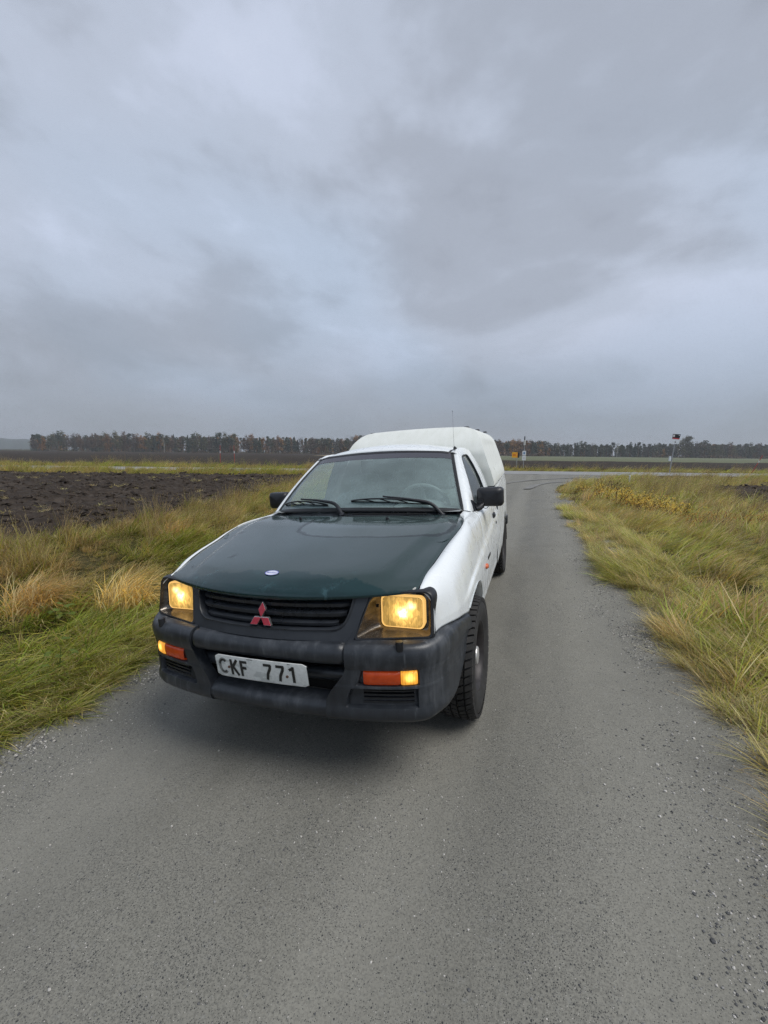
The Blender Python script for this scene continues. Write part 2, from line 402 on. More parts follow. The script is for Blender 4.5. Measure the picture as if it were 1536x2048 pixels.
    pbr('sticker_white', (.62, .64, .74), .35)
    pbr('sticker_blue', (.07, .08, .42), .4)
    pbr('seat_cloth', (.28, .31, .31), .9, var=.2, scale=40, bump=.2, bscale=300)
    pbr('dash_grey', (.24, .26, .26), .65, var=.1, scale=20)
    pbr('lining_grey', (.74, .78, .77), .8, var=.1, scale=10)
    # window glass, a thin sheet; pale film paints both damp and sky sheen
    def glass(name, tint, film, rough):
        m = bpy.data.materials.new(name); m.use_nodes = True; t = NT(m.node_tree); t.n.clear(); MATS[name] = m
        o = t.add('ShaderNodeOutputMaterial')
        tr = t.add('ShaderNodeBsdfTransparent'); t.set(tr.inputs[0], tint)
        gl = t.add('ShaderNodeBsdfGlossy'); gl.inputs['Roughness'].default_value = rough
        df = t.add('ShaderNodeBsdfDiffuse'); t.set(df.inputs[0], (.46, .60, .60))
        v = t.add('ShaderNodeTexCoord').outputs['Object']
        lw = t.add('ShaderNodeFresnel'); lw.inputs[0].default_value = 1.58
        m1 = t.add('ShaderNodeMixShader'); m2 = t.add('ShaderNodeMixShader')
        t.set(m1.inputs[0], t.mr(t.noise(v, 3.5, 4, .6), .25, .75, film * .8, film * 1.25)); t.link(tr.outputs[0], m1.inputs[1]); t.link(df.outputs[0], m1.inputs[2])
        t.link(lw.outputs[0], m2.inputs[0]); t.link(m1.outputs[0], m2.inputs[1]); t.link(gl.outputs[0], m2.inputs[2])
        t.link(m2.outputs[0], o.inputs[0])
    glass('windscreen_glass', (.86, .98, .97), .25, .03)
    glass('side_glass', (.74, .84, .82), .05, .02)
truck_mats()
M_ = MATS
def P_(name, *a, **k): return None
SIDES = (1, -1)
def S(P, s):
    P = np.array(P, float); P[..., 0] *= s; return P

# ---------------------------------------------------------------- bonnet
def hood_center(v): return crv([(-.712, .858), (-.708, .878), (-.692, .897), (-.655, .916), (-.58, .938), (-.40, .976), (-.1, 1.030), (.12, 1.068), (.26, 1.088)], v)
def hood_edge(v): return crv([(.683, -.553, .876), (.684, -.544, .888), (.688, -.50, .904), (.693, -.444, .925), (.711, -.301, .962), (.729, -.101, 1.0), (.750, .053, 1.03), (.757, .191, 1.05), (.742, .313, 1.06), (.700, .455, 1.066)], v)
NV, NU = 56, 27
C_ = hood_center(NV); E_ = hood_edge(NV)
us = np.linspace(-1, 1, 2 * NU + 1)
HP = np.zeros((NV, len(us), 3))
for i in range(NV):
    vv = i / (NV - 1); a = np.abs(us)
    HP[i, :, 0] = us * E_[i, 0]
    HP[i, :, 1] = C_[i, 0] + (E_[i, 1] - C_[i, 0]) * a ** 2
    g = a ** 2.3
    HP[i, :, 2] = C_[i, 1] + (E_[i, 2] - C_[i, 1]) * g
    cx = lerp1(vv, [0, .25, .6, 1], [.77, .80, .86, .93])      # raised middle, crease running to the screen pillars
    amp = .016 * sst(vv, .02, .16) * (1 - sst(vv, .72, 1.0))
    HP[i, :, 2] += amp * (1 - sst(a, cx - .05, cx + .035)) - amp * .25
hood = grid('bonnet', HP, M_['green_paint'], T, out=(0, .2, .3), solid=.004)
hood['label'] = 'dark green bonnet with damp film and dry edge marks'
def hood_z(x, y):
    k = np.argmin((HP[:, :, 0] - x) ** 2 + (HP[:, :, 1] - y) ** 2); return HP.reshape(-1, 3)[k][2]
# plug for the duct near the left edge, washer jets, sticker
for s in SIDES:
    pts = [(.668, -.10), (.700, -.055), (.722, -.02), (.733, .00), (.728, -.045), (.715, -.075), (.70, -.092)]
    V = [(x * s, y, hood_z(x, y) + .0035) for x, y in pts]
    mk('bonnet_plug', V, [tuple(range(len(V)))], M_['green_paint'], hood, smooth=False)
    tube('washer_jet', [(.302 * s, .187, 1.058), (.302 * s, .187, 1.086), (.302 * s, .178, 1.091)], [.011, .010, .006], M_['black_plastic'], T, 10)
def disc(name, cx, cy, rx, ry, mat, parent, dz, n=36, ring=0):
    V = []; F = []
    for k in range(n):
        a = 2 * math.pi * k / n; x, y = cx + rx * math.cos(a), cy + ry * math.sin(a)
        V.append((x, y, hood_c(x, y) + dz))
    if ring:
        for k in range(n):
            a = 2 * math.pi * k / n; x, y = cx + rx * ring * math.cos(a), cy + ry * ring * math.sin(a)
            V.append((x, y, hood_c(x, y) + dz))
        F = [(k, (k + 1) % n, n + (k + 1) % n, n + k) for k in range(n)]
    else: F = [tuple(range(n))]
    return mk(name, V, F, mat, parent, smooth=False)
def hood_c(x, y):
    zc = np.interp(y, C_[:, 0], C_[:, 1]) ; i = np.argmin(np.abs(C_[:, 0] - y)); a = abs(x) / E_[i, 0]
    vv = i / (NV - 1); return zc + (E_[i, 2] - zc) * a ** 2.3 + .012 * sst(vv, .02, .16)
stk = disc('oval_sticker', -.014, -.600, .036, .020, M_['sticker_white'], T, .003)
disc('sticker_border', -.014, -.600, .036, .020, M_['sticker_blue'], stk, .0042, ring=.90)
V, F = [], []
for k, (w_, h_) in enumerate([(.010, .008), (.005, .006), (.006, .006), (.005, .009), (.006, .006), (.006, .006)]):
    x0 = -.041 + k * .0092
    for (a, b, c_, d_) in ((x0, -.604, .0022, h_), (x0 + w_ * .55, -.604, .0022, h_ * .9), (x0, -.604 + h_ * .45, w_ * .7, .0022)):
        n = len(V)
        for (x, y) in ((a, b), (a + c_, b), (a + c_ + .002, b + d_), (a + .002, b + d_)): V.append((x, y, hood_c(x, y) + .0045))
        F.append((n, n + 1, n + 2, n + 3))
mk('sticker_lettering', V, F, M_['sticker_blue'], stk, smooth=False)

# ---------------------------------------------------------------- body side surface
ARC_Y, ARC_Z, ARC_R = .06, .33, .405
ARR_Y = 2.95
def xs(y): return lerp1(y, [-.60, -.55, -.47, -.37, -.2, 0, .6, 1.7], [.752, .787, .812, .826, .838, .842, .838, .832])
def top_line(y):
    """upper edge of the flank: along the bonnet, then along the window sill"""
    e = hood_edge(240); e = e[:205]
    y_ = np.r_[e[:, 1], .62, .75, 1.2, 1.72]; x_ = np.r_[e[:, 0], .760, .764, .766, .762]; z_ = np.r_[e[:, 2], 1.063, 1.060, 1.056, 1.052]
    o_ = np.argsort(y_); return np.interp(y, y_[o_], x_[o_]), np.interp(y, y_[o_], z_[o_])
def flank(y, zlow, n=34):
    """section of the body side at y from the top edge down to zlow"""
    xt, zt = top_line(y); xm = xs(y)
    b0 = np.array([xt + .007, zt - .001]); b1 = np.array([xt + (xm - xt) * .75, zt - .006]); b2 = np.array([xm - .012, zt - .12]); b3 = np.array([xm, .74])
    t = np.linspace(0, 1, 40)[:, None]
    up_ = (1 - t) ** 3 * b0 + 3 * (1 - t) ** 2 * t * b1 + 3 * (1 - t) * t ** 2 * b2 + t ** 3 * b3
    lo_ = np.array([(xm - .002, .66), (xm - .006, .58), (xm - .014, .50), (xm - .020, .475), (xm - .014, .455), (xm - .022, .41), (xm - .045, .385)])
    A = np.vstack([up_, lo_])
    zz_ = np.linspace(zt - .001, max(zlow, .386), n)
    x = np.interp(-zz_, -A[:, 1], A[:, 0])
    # flare line from the wheel arch back to the door handle
    zc = lerp1(y, [-.3, 0, .6, 1.2, 1.7], [.74, .800, .850, .905, .93])
    x = x + .013 * sst(zc - zz_, -.004, .022) * sst(y, -.35, .0) * (1 - .35 * sst(zc - zz_, .1, .35)) - .013 * sst(y, -.35, .0) * sst(zc - zz_, -.004, .022) * sst(zc - zz_, .25, .40)
    return np.stack([x, np.full(n, y), zz_], 1)
def bump_top(y): return lerp1(y, [-.60, -.585, -.546, -.474, -.365, -.144, .0], [.694, .700, .705, .708, .700, .655, .64])
def arch_z(y, cy=ARC_Y):
    q = ARC_R ** 2 - (y - cy) ** 2
    return ARC_Z + math.sqrt(q) if q > 0 else 0
ys_f = np.r_[np.linspace(-.546, -.30, 16), np.linspace(-.28, .50, 60), np.linspace(.51, .602, 6)]
for s in SIDES:
    Pn = []
    for k, y in enumerate(ys_f):
        zl = max(bump_top(y) if y < -.14 else 0, arch_z(y) if y > -.20 else 0, .386)
        c_ = flank(y, zl)
        # the front edge leans back at the top round the lamp
        if y < -.35:
            f_ = 1 - sst(y, -.546, -.35)
            c_[:, 1] -= .036 * f_ * np.linspace(0, 1, len(c_)) ** .8
            xx = np.linspace(0, 1, len(c_)); c_[:, 0] = c_[:, 0] * (1 - f_) + f_ * (.690 + .068 * (1 - (1 - xx) ** 6))
        Pn.append(c_)
    fd = grid('front_wing', S(Pn, s), M_['white_paint'], T, out=(0, .2, .6), solid=.004)
    # wheel-arch lip, turned inward
    lip = []
    for a in np.linspace(R(192), R(-8), 44):
        y, z = ARC_Y + ARC_R * math.cos(a) , ARC_Z + ARC_R * math.sin(a)
        if z < .40 or (y < -.14 and z < bump_top(y)): continue
        x = flank(y, z)[-1][0]
        lip.append([(x, y, z), (x + .004, y + .006 * math.cos(a), z + .006 * math.sin(a)), (x - .010, y - .004 * math.cos(a), z - .004 * math.sin(a)), (x - .045, y - .002 * math.cos(a), z - .002 * math.sin(a))])
    grid('arch_lip', S(lip, s), M_['white_paint'], fd, sharp=60)
    # inner wheel housing
    ln = []
    for a in np.linspace(R(182), R(-2), 30):
        ln.append([(x, ARC_Y + (ARC_R + .015) * math.cos(a), ARC_Z + (ARC_R + .015) * math.sin(a)) for x in (.80, .70, .58, .46)])
    wl = grid('wheel_housing', S(ln, s), M_['rust_liner'], T)
    V, F = [], []; boxmesh(V, F, (.44, -.42, .30), (.46, .52, .85)); mk('housing_wall', S(V, s), F, M_['chassis_dark'], wl, smooth=False)
    # side marker lamp and badge
    y0, z0 = .535, .712; x0 = flank(y0, .6)[np.argmin(abs(flank(y0, .6)[:, 2] - z0))][0]
    V = []; n = 20
    for r_, dx_ in ((1, .0), (1, .008), (.6, .016), (.0, .017)):
        for k in range(n):
            a = 2 * math.pi * k / n; V.append((x0 + dx_, y0 + .034 * r_ * math.cos(a), z0 + .017 * r_ * math.sin(a)))
    mk('side_marker', S(V, s), gridf(4, n, False, True), M_['marker_lens'], fd, sharp=50)
    V, F = [], []
    for k in range(9):
        yb = .60 - .0 + 0
        y_a = .42 + k * .0
    bx = lambda y, z: flank(y, .6)[np.argmin(abs(flank(y, .6)[:, 2] - z))][0]
    for k in range(8):
        ya = .655 + k * .020; zt_ = .735
        boxmesh(V, F, (bx(ya, zt_) - .004, ya, zt_ - .010), (bx(ya, zt_) + .003, ya + (.014 if k % 3 else .010), zt_ + .010))
    badge = mk('side_badge', S(V, s), F, M_['black_plastic'], T, smooth=False)
    # door skin
    ys_d = np.linspace(.608, 1.500, 40)
    dr = grid('door', S([flank(y, .386) for y in ys_d], s), M_['white_paint'], T, out=(0, 1, .6), solid=.004)
    hp = []
    for dy in np.linspace(0, 1, 9):
        y = 1.32 + .125 * dy; x = bx(y, .925); k = math.sin(math.pi * min(max(dy, .04), .96))
        hp.append([(x - .004, y, .905), (x + .016 * k ** .5, y, .908), (x + .022 * k ** .5, y, .925), (x + .014 * k ** .5, y, .942), (x - .004, y, .945)])
    grid('door_handle', S(hp, s), M_['black_plastic'], dr)
    lk = tube('x', [(bx(1.40, .86) - .004, 1.40, .86), (bx(1.40, .86) + .006, 1.40, .86)], .011, None, None, 14, ret=True)
    mk('door_lock', S(lk[0], s), lk[1], M_['steel_rim'], dr)
    # cab corner behind the door
    grid('cab_corner', S([flank(y, .386) for y in np.linspace(1.506, 1.74, 10)], s), M_['white_paint'], T, out=(0, 1, .6), solid=.004)

# dark shut line along the bonnet edge
for s in SIDES:
    q = hood_edge(60); grid('shut_line', S([[(p[0] - .006, p[1], p[2] - .012), (p[0] + .010, p[1] + .002, p[2] - .008)] for p in q], s), M_['dark_void'], T)
# white corner between bonnet, wing and pillar foot
for s in SIDES:
    P = []
    ee = hood_edge(400)
    ee = ee[ee[:, 1] > .12]
    for y in np.linspace(.13, .60, 30):
        xt, zt = top_line(y)
        if y < .455: xi, zi = np.interp(y, ee[:, 1], ee[:, 0]) + .005, np.interp(y, ee[:, 1], ee[:, 2]) - .004
        else: xi, zi = lerp1(y, [.455, .56, .60], [.702, .708, .712]), lerp1(y, [.455, .56, .60], [1.064, 1.075, 1.075])
        xo = xt + .010
        P.append([(xi, y, zi - .03), (xi, y, zi)] + [(xi * (1 - k) + xo * k, y, zi * (1 - k) + (zt - .003) * k + .004 * math.sin(math.pi * k)) for k in (.15, .35, .6, .85, 1.0)])
    grid('wing_corner', S(P, s), M_['white_paint'], T, sharp=60)

# ---------------------------------------------------------------- roof, pillars, glass
def ws_bot(n): return crv([(0, .36, 1.118), (.25, .375, 1.114), (.48, .43, 1.104), (.62, .492, 1.094), (.698, .553, 1.083)], n)
def ws_top(n): return crv([(0, .945, 1.487), (.2, .952, 1.484), (.40, .985, 1.474), (.50, 1.012, 1.466), (.553, 1.037, 1.455)], n)
n = 22
a = ws_bot(n); b = ws_top(n)
WS = []
for t_ in np.linspace(0, 1, 16):
    row = a * (1 - t_) + b * t_; row = row.copy(); row[:, 1] -= .020 * math.sin(math.pi * t_); row[:, 2] += .012 * math.sin(math.pi * t_)
    WS.append(np.vstack([S(row[::-1], -1), row[1:]]))
WS = np.array(WS)
wsn = WS.copy()
glass_ws = grid('windscreen', WS, M_['windscreen_glass'], T)
# rubber seal all round
edge_pts = np.vstack([WS[0], WS[1:, -1], WS[-1, ::-1][1:], WS[::-1, 0][1:-1]])
ctr = WS.reshape(-1, 3).mean(0)
def ring_strip(loop, inner, outer, lift, nrm):
    L = np.asarray(loop); T_ = np.roll(L, -1, 0) - np.roll(L, 1, 0); T_ /= np.linalg.norm(T_, axis=1)[:, None]
    B = np.cross(T_, nrm); B /= np.linalg.norm(B, axis=1)[:, None]
    sg = np.sign(((L - L.mean(0)) * B).sum(1).mean()); B *= sg
    nr = np.asarray(nrm)
    return np.stack([L - B * inner, L - B * inner + nr * lift, L + B * outer * .6 + nr * lift, L + B * outer + nr * (lift - .006)], 1)
nrm = np.array([0, -.53, .85])
grid('windscreen_seal', ring_strip(edge_pts, .016, .016, .004, nrm), M_['rubber_seal'], T, cu=True, sharp=30)
# dark shaded band printed along the top edge
pbr('sun_band', (.05, .05, .062), .25)
bnd = [WS[-1] * (1 - k) + WS[-3] * k + nrm * .0015 for k in np.linspace(0, 1, 4)]
grid('sun_band', bnd, M_['sun_band'], glass_ws)
# cowl below the glass
cw = []
hb = np.vstack([HP[-1]])
for k in np.linspace(0, 1, 7):
    L = []
    for i in range(len(us)):
        p0 = HP[-1, i] + np.array([0, .006, -.014]); x = p0[0]
        q = np.array([x, np.interp(abs(x), a[:, 0], a[:, 1]) + .02, np.interp(abs(x), a[:, 0], a[:, 2]) - .012])
        L.append(p0 * (1 - k) + q * k + np.array([0, 0, -.008 * math.sin(math.pi * k)]))
    cw.append(L)
cow = grid('cowl_panel', cw, M_['grille_plastic'], T)
V, F = [], []; boxmesh(V, F, (.02, .300, 1.090), (.52, .312, 1.097)); mk('cowl_slot', V, F, M_['dark_void'], cow, smooth=False)
# roof
ROOF = []
rt = ws_top(18)
for t_ in np.linspace(0, 1, 26):
    row = rt.copy(); y_end = 1.70
    row[:, 0] = rt[:, 0] * (.955 + .01 * t_)
    row[:, 1] = rt[:, 1] * (1 - t_) + y_end * t_ + .012
    crown = np.interp(t_, [0, .06, .18, .45, .8, 1], [.012, .034, .055, .066, .058, .030])
    row[:, 2] = rt[:, 2] + crown * (1 - .55 * (rt[:, 0] / .553) ** 2)
    ROOF.append(np.vstack([S(row[::-1], -1), row[1:]]))
grid('roof', ROOF, M_['white_paint'], T, out=(0, 1.3, 1.0), solid=.004)
RE = np.array(ROOF)[:, -1]          # right-hand roof edge
def belt(y): 
    x, z = top_line(y); return np.array([x, y, z])
# windscreen pillar outer line and window opening lie on the sloping side of the cab
def cabside(y, t): # t 0 at the sill, 1 at the gutter
    b0 = belt(y); tp = np.array([.578, y, lerp1(y, [.9, 1.1, 1.3, 1.74], [1.468, 1.490, 1.497, 1.485])])
    p = b0 * (1 - t) + tp * t; p[0] += .022 * math.sin(math.pi * t); return p
def cs(y, z):
    tp = lerp1(y, [.9, 1.1, 1.3, 1.74], [1.468, 1.490, 1.497, 1.485]); bz = belt(y)[2]
    return cabside(y, (z - bz) / (tp - bz))
outer = [(.585, 1.063), (.70, 1.16), (.83, 1.27), (.96, 1.375), (1.06, 1.447), (1.14, 1.482), (1.30, 1.494), (1.50, 1.490), (1.62, 1.482), (1.72, 1.470), (1.735, 1.38), (1.738, 1.25), (1.738, 1.15), (1.738, 1.053), (1.55, 1.054), (1.35, 1.055), (1.1, 1.057), (.90, 1.058), (.75, 1.060), (.66, 1.062)]
inner = [(.735, 1.082), (.80, 1.165), (.885, 1.255), (.975, 1.335), (1.055, 1.398), (1.12, 1.426), (1.22, 1.436), (1.34, 1.438), (1.40, 1.436), (1.430, 1.420), (1.440, 1.35), (1.446, 1.25), (1.450, 1.15), (1.446, 1.082), (1.40, 1.076), (1.27, 1.076), (1.1, 1.077), (.95, 1.078), (.85, 1.079), (.78, 1.080)]
for s in SIDES:
    O = np.array([cs(y, z) for y, z in outer]); I = np.array([cs(y, z) for y, z in inner])
    rows = []
    for k, push in ((0, 0), (.25, .004), (.75, .004), (1, 0), (1.02, -.012)):
        q = O * (1 - k) + I * k; q[:, 0] += push; rows.append(q)
    rows = np.array(rows).transpose(1, 0, 2)
    cf = grid('cab_side_frame', S(rows, s), M_['white_paint'], T, cu=True, sharp=50)
    # glass: fan of strips between front and rear edge of the opening
    G = []
    for zq in np.linspace(1.070, 1.440, 14):
        yf = np.interp(zq, [1.07, 1.165, 1.255, 1.335, 1.398, 1.44], [.725, .80, .885, .975, 1.055, 1.16])
        G.append([cs(y, zq) - np.array([.010, 0, 0]) for y in np.linspace(yf, 1.452, 14)])
    wg = grid('door_window', S(G, s), M_['side_glass'], T)
    dn = (I - I.mean(0)); dn[:, 0] = 0; dn /= np.linalg.norm(dn, axis=1)[:, None]
    sr = np.stack([I - dn * .013 + np.array([-.007, 0, 0]), I - dn * .012 + np.array([.003, 0, 0]), I + np.array([.004, 0, 0]), I + dn * .004 + np.array([-.002, 0, 0])], 1)
    grid('window_seal', S(sr, s), M_['rubber_seal'], wg, cu=True, sharp=30)
    # pillar between windscreen and door frame
    pl = []
    for k in range(16):
        t_ = k / 15; wi = WS[k, -1] + np.array([.010, .006, -.004]); yo = lerp1(t_, [0, .25, .5, .75, .92, 1], [.585, .70, .83, .96, 1.06, 1.10]); zo = lerp1(t_, [0, .25, .5, .75, .92, 1], [1.063, 1.16, 1.27, 1.375, 1.447, 1.470])
        po = cs(yo, zo)
        row = []
        for q in np.linspace(0, 1, 7):
            p_ = wi * (1 - q) + po * q; bl = math.sin(math.pi * q) * .014; p_ = p_ + np.array([bl * .8, -bl * .7, bl * .3]); row.append(p_)
        pl.append(row)
    grid('windscreen_pillar', S(pl, s), M_['white_paint'], T, out=(0, 1.2, 1.1), sharp=60)
    # cant rail and gutter between roof skin and side frame
    cr_, dt = [], []
    for y in np.linspace(1.03, 1.72, 24):
        re = np.array([np.interp(y, RE[:, 1], RE[:, i]) for i in range(3)]); re[1] = y
        tp = cs(y, min(1.492, lerp1(y, [1.03, 1.14, 1.3, 1.5, 1.62, 1.72], [1.44, 1.482, 1.494, 1.490, 1.482, 1.470])))
        re2 = re + np.array([.012, 0, -.002])
        cr_.append([re2 + np.array([0, 0, -.012]), re2, re2 * .7 + tp * .3 + np.array([.002, 0, .010]), re2 * .3 + tp * .7 + np.array([.003, 0, .007]), tp])
        dt.append([re + np.array([-.006, 0, .0015]), re + np.array([.002, 0, .004]), re + np.array([.010, 0, .003]), re + np.array([.014, 0, -.002])])
    # close the front of the rail down to the screen corner
    grid('cant_rail', S(cr_, s), M_['white_paint'], T, out=(0, 1.3, 1.2), sharp=60)
    grid('gutter_strip', S(dt, s), M_['rubber_seal'], T, sharp=60)
# rear wall of the cab with its window
V, F = [], []
rw = [cs(1.735, z) for z in np.linspace(1.053, 1.47, 8)]
P2 = [[(-p[0], 1.735, p[2]) for p in rw], [(p[0], 1.735, p[2]) for p in rw]]
grid('cab_rear_wall', np.array([[(x, 1.735, p[2]) for x in np.linspace(-p[0], p[0], 9)] for p in [np.array([.80, 0, .45])] + rw + [np.array([.52, 0, 1.488])]]), M_['lining_grey'], T, smooth=False)
pbr('rear_glass', (.10, .125, .125), .15)
rwin = box('rear_window', (-.48, 1.722, 1.13), (.48, 1.730, 1.42), M_['rear_glass'], T, .0)
box('window_bar', (.055, 1.712, 1.13), (.075, 1.721, 1.42), M_['dash_grey'], rwin, .0)

# ---------------------------------------------------------------- cab interior
box('cab_floor', (-.74, .50, .42), (.74, 1.73, .46), M_['chassis_dark'], T, 0)
dash = grid('dashboard', [[(x, y0 + .03 * (abs(x) / .7) ** 2 + .0, z) for x in np.linspace(-.70, .70, 15)] for y0, z in ((.44, 1.085), (.60, 1.090), (.74, 1.085), (.80, 1.050), (.82, .95), (.80, .75))], M_['dash_grey'], T)
bn = grid('instrument_hood', [[(.36 + .19 * math.cos(t_) , y, 1.075 + h * math.sin(t_)) for t_ in np.linspace(0, math.pi, 13)] for y, h in ((.66, .02), (.70, .055), (.80, .06), (.83, .055))], M_['dash_grey'], dash)
def seat(cx, w_):
    st_ = empty('seat', parent=T)
    def cushion(name, sect, hw, par):
        P = []
        for y, z, k in sect:
            P.append([(cx + hw * k * math.copysign(min(1, abs(q) ** .55), q) , y, z) for q in np.linspace(-1, 1, 9)])
        return grid(name, P, M_['seat_cloth'], par, cv=False, sharp=70)
    return st_
for cx, hw, nm in ((.37, .26, 'driver'), (-.34, .30, 'bench')):
    ring = lambda y, z, hx, ty: [(cx + hx * math.copysign(abs(math.cos(a)) ** .5, math.cos(a)), y + ty * math.copysign(abs(math.sin(a)) ** .6, math.sin(a)), z) for a in np.linspace(0, 2 * math.pi, 28, endpoint=False)]
    sb = grid('seat_back', [ring(1.32, .62, hw, .07), ring(1.34, .75, hw, .075), ring(1.39, .95, hw * .98, .07), ring(1.42, 1.08, hw * .93, .06), ring(1.43, 1.13, hw * .80, .045), ring(1.435, 1.15, hw * .5, .02)], M_['seat_cloth'], T, cv=True, sharp=60)
    grid('head_rest', [ring(1.45, 1.15, hw * .30, .03), ring(1.45, 1.17, hw * .46, .045), ring(1.46, 1.24, hw * .48, .05), ring(1.46, 1.29, hw * .44, .045), ring(1.46, 1.31, hw * .25, .02)], M_['seat_cloth'], sb, cv=True, sharp=60)
    grid('seat_cushion', [ring(1.08, .50, hw, .25), ring(1.08, .60, hw, .26), ring(1.09, .65, hw * .93, .23), ring(1.1, .66, hw * .5, .1)], M_['seat_cloth'], T, cv=True, sharp=60)
# steering wheel
swM = Matrix.Translation((.37, .86, 1.075)) @ Matrix.Rotation(R(-62), 4, 'X')
pts = [tuple(swM @ Vector((.185 * math.cos(a), .185 * math.sin(a), 0))) for a in np.linspace(0, 2 * math.pi, 41)]
sw = tube('steering_wheel', pts, .014, M_['dash_grey'], T, 8, False)
for a in (R(200), R(340), R(90 + 180)):
    tube('spoke', [tuple(swM @ Vector((.0, .0, .0))), tuple(swM @ Vector((.18 * math.cos(a), .18 * math.sin(a), 0)))], [.030, .012], M_['dash_grey'], sw, 8)
tube('steering_column', [tuple(swM @ Vector((0, 0, .03))), tuple(swM @ Vector((0, 0, -.30)))], .035, M_['dash_grey'], sw, 10)
box('rear_view_mirror', (-.10, 1.045, 1.405), (.12, 1.07, 1.460), M_['dash_grey'], T, .012)
tube('mirror_stalk', [(0.01, 1.05, 1.45), (.01, 1.0, 1.49)], .008, M_['dash_grey'], T, 8)
for cx in (-.32, .33): box('sun_visor', (cx - .17, 1.08, 1.455), (cx + .17, 1.20, 1.466), M_['lining_grey'], T, .005)
grid('head_lining', [[(x, y, 1.490 - .04 * (abs(x) / .55) ** 2) for x in np.linspace(-.53, .53, 9)] for y in np.linspace(1.03, 1.70, 6)], M_['lining_grey'], T)
# ---------------------------------------------------------------- front end
def Yf(x, z): return -.730 + .33 * (z - .743) + .33 * np.asarray(x) ** 2
# black box stands in for engine bay darkness behind the grille
box('engine_bay_shade', (-.62, -.50, .34), (.62, -.46, .90), M_['dark_void'], T, 0)
box('underbody_light_block', (-.66, -.44, .30), (.66, 4.02, .44), M_['chassis_dark'], T, 0)  # plain dark box under the truck, added to block light
# grille frame with a rounded opening
top_z, bot_z = .872, .740
half = [(.414, top_z), (.411, .852), (.404, .82), (.394, .788), (.384, .768), (.366, .750), (.345, .742), (.31, .739), (.25, .738), (.17, .737), (.08, .737), (0, .737)]
outh = [(.484, .876), (.478, .852), (.465, .815), (.452, .775), (.442, .740), (.432, .705), (.425, .690), (.34, .690), (.25, .690), (.17, .690), (.08, .690), (0, .690)]
inn = crv(half, 40); ott = crv(outh, 40)
inn = np.vstack([inn, S(inn[::-1][1:], -1)]); ott = np.vstack([ott, S(ott[::-1][1:], -1)])
rows = []
for k, off in ((0, 0), (.80, 0), (.86, -.006), (.95, -.008), (1.0, -.002), (1.0, .045)):
    q = ott * (1 - k) + inn * k
    rows.append(np.stack([q[:, 0], Yf(q[:, 0], q[:, 1]) + off, q[:, 1]], 1))
gr = grid('grille', np.array(rows).transpose(1, 0, 2), M_['grille_plastic'], T, sharp=45)
# slats
for zc, hw, h_ in ((.860, .404, .024), (.829, .398, .024), (.790, .386, .024), (.752, .352, .020)):
    P = []
    for x in np.linspace(-hw, hw, 33):
        k = 1 - .0 * abs(x); tp = .0 if abs(x) < hw - .03 else (abs(x) - hw + .03) / .03 * .012
        yy = Yf(x, zc)
        P.append([(x, yy + .050, zc + h_ * .62), (x, yy + .016 + tp, zc + h_ * .55), (x, yy + .006 + tp, zc + h_ * .35), (x, yy + .010 + tp, zc - h_ * .30), (x, yy + .018 + tp, zc - h_ * .45), (x, yy + .050, zc - h_ * .40)])
    grid('slat', P, M_['grille_plastic'], gr, sharp=30)
grid('grille_back', [[(x, Yf(x, z) + .052, z) for z in (.70, .88)] for x in np.linspace(-.45, .45, 13)], M_['dark_void'], gr)
# three-diamond emblem
def rhomb(ang, L, r0, y0, th, grow):
    a = R(ang); u = np.array([math.cos(a), math.sin(a)]); v = np.array([-u[1], u[0]])
    c0 = u * (r0 + L / 2); g = grow
    return [c0 - u * (L / 2 + g * 1.6), c0 - v * (L * .289 + g), c0 + u * (L / 2 + g * 1.6), c0 + v * (L * .289 + g)]
EZ, EY = .779, Yf(0, .785) - .014
emb = None
for i, ang in enumerate((90, 210, 330)):
    for nm, g, y0, mt in (('emblem_border', .0016, EY, 'chrome'), ('emblem_diamond', -.0004, EY - .003, 'red_badge')):
        q = rhomb(ang, .060, .0015, 0, 0, g)
        lean = .33
        V = [(p[0], y0 + p[1] * lean, EZ + p[1]) for p in q] + [(p[0], y0 + .012 + p[1] * lean, EZ + p[1]) for p in q]
        F = [(0, 1, 2, 3), (7, 6, 5, 4)] + [(k, 4 + k, 4 + (k + 1) % 4, (k + 1) % 4) for k in range(4)]
        if i == 0 and nm == 'emblem_border':
            emb = mk('emblem', V, F, M_[mt], T, smooth=False); emb['label'] = 'red three-diamond emblem with silver edge'
        else: mk(nm, V, F, M_[mt], emb, smooth=False)
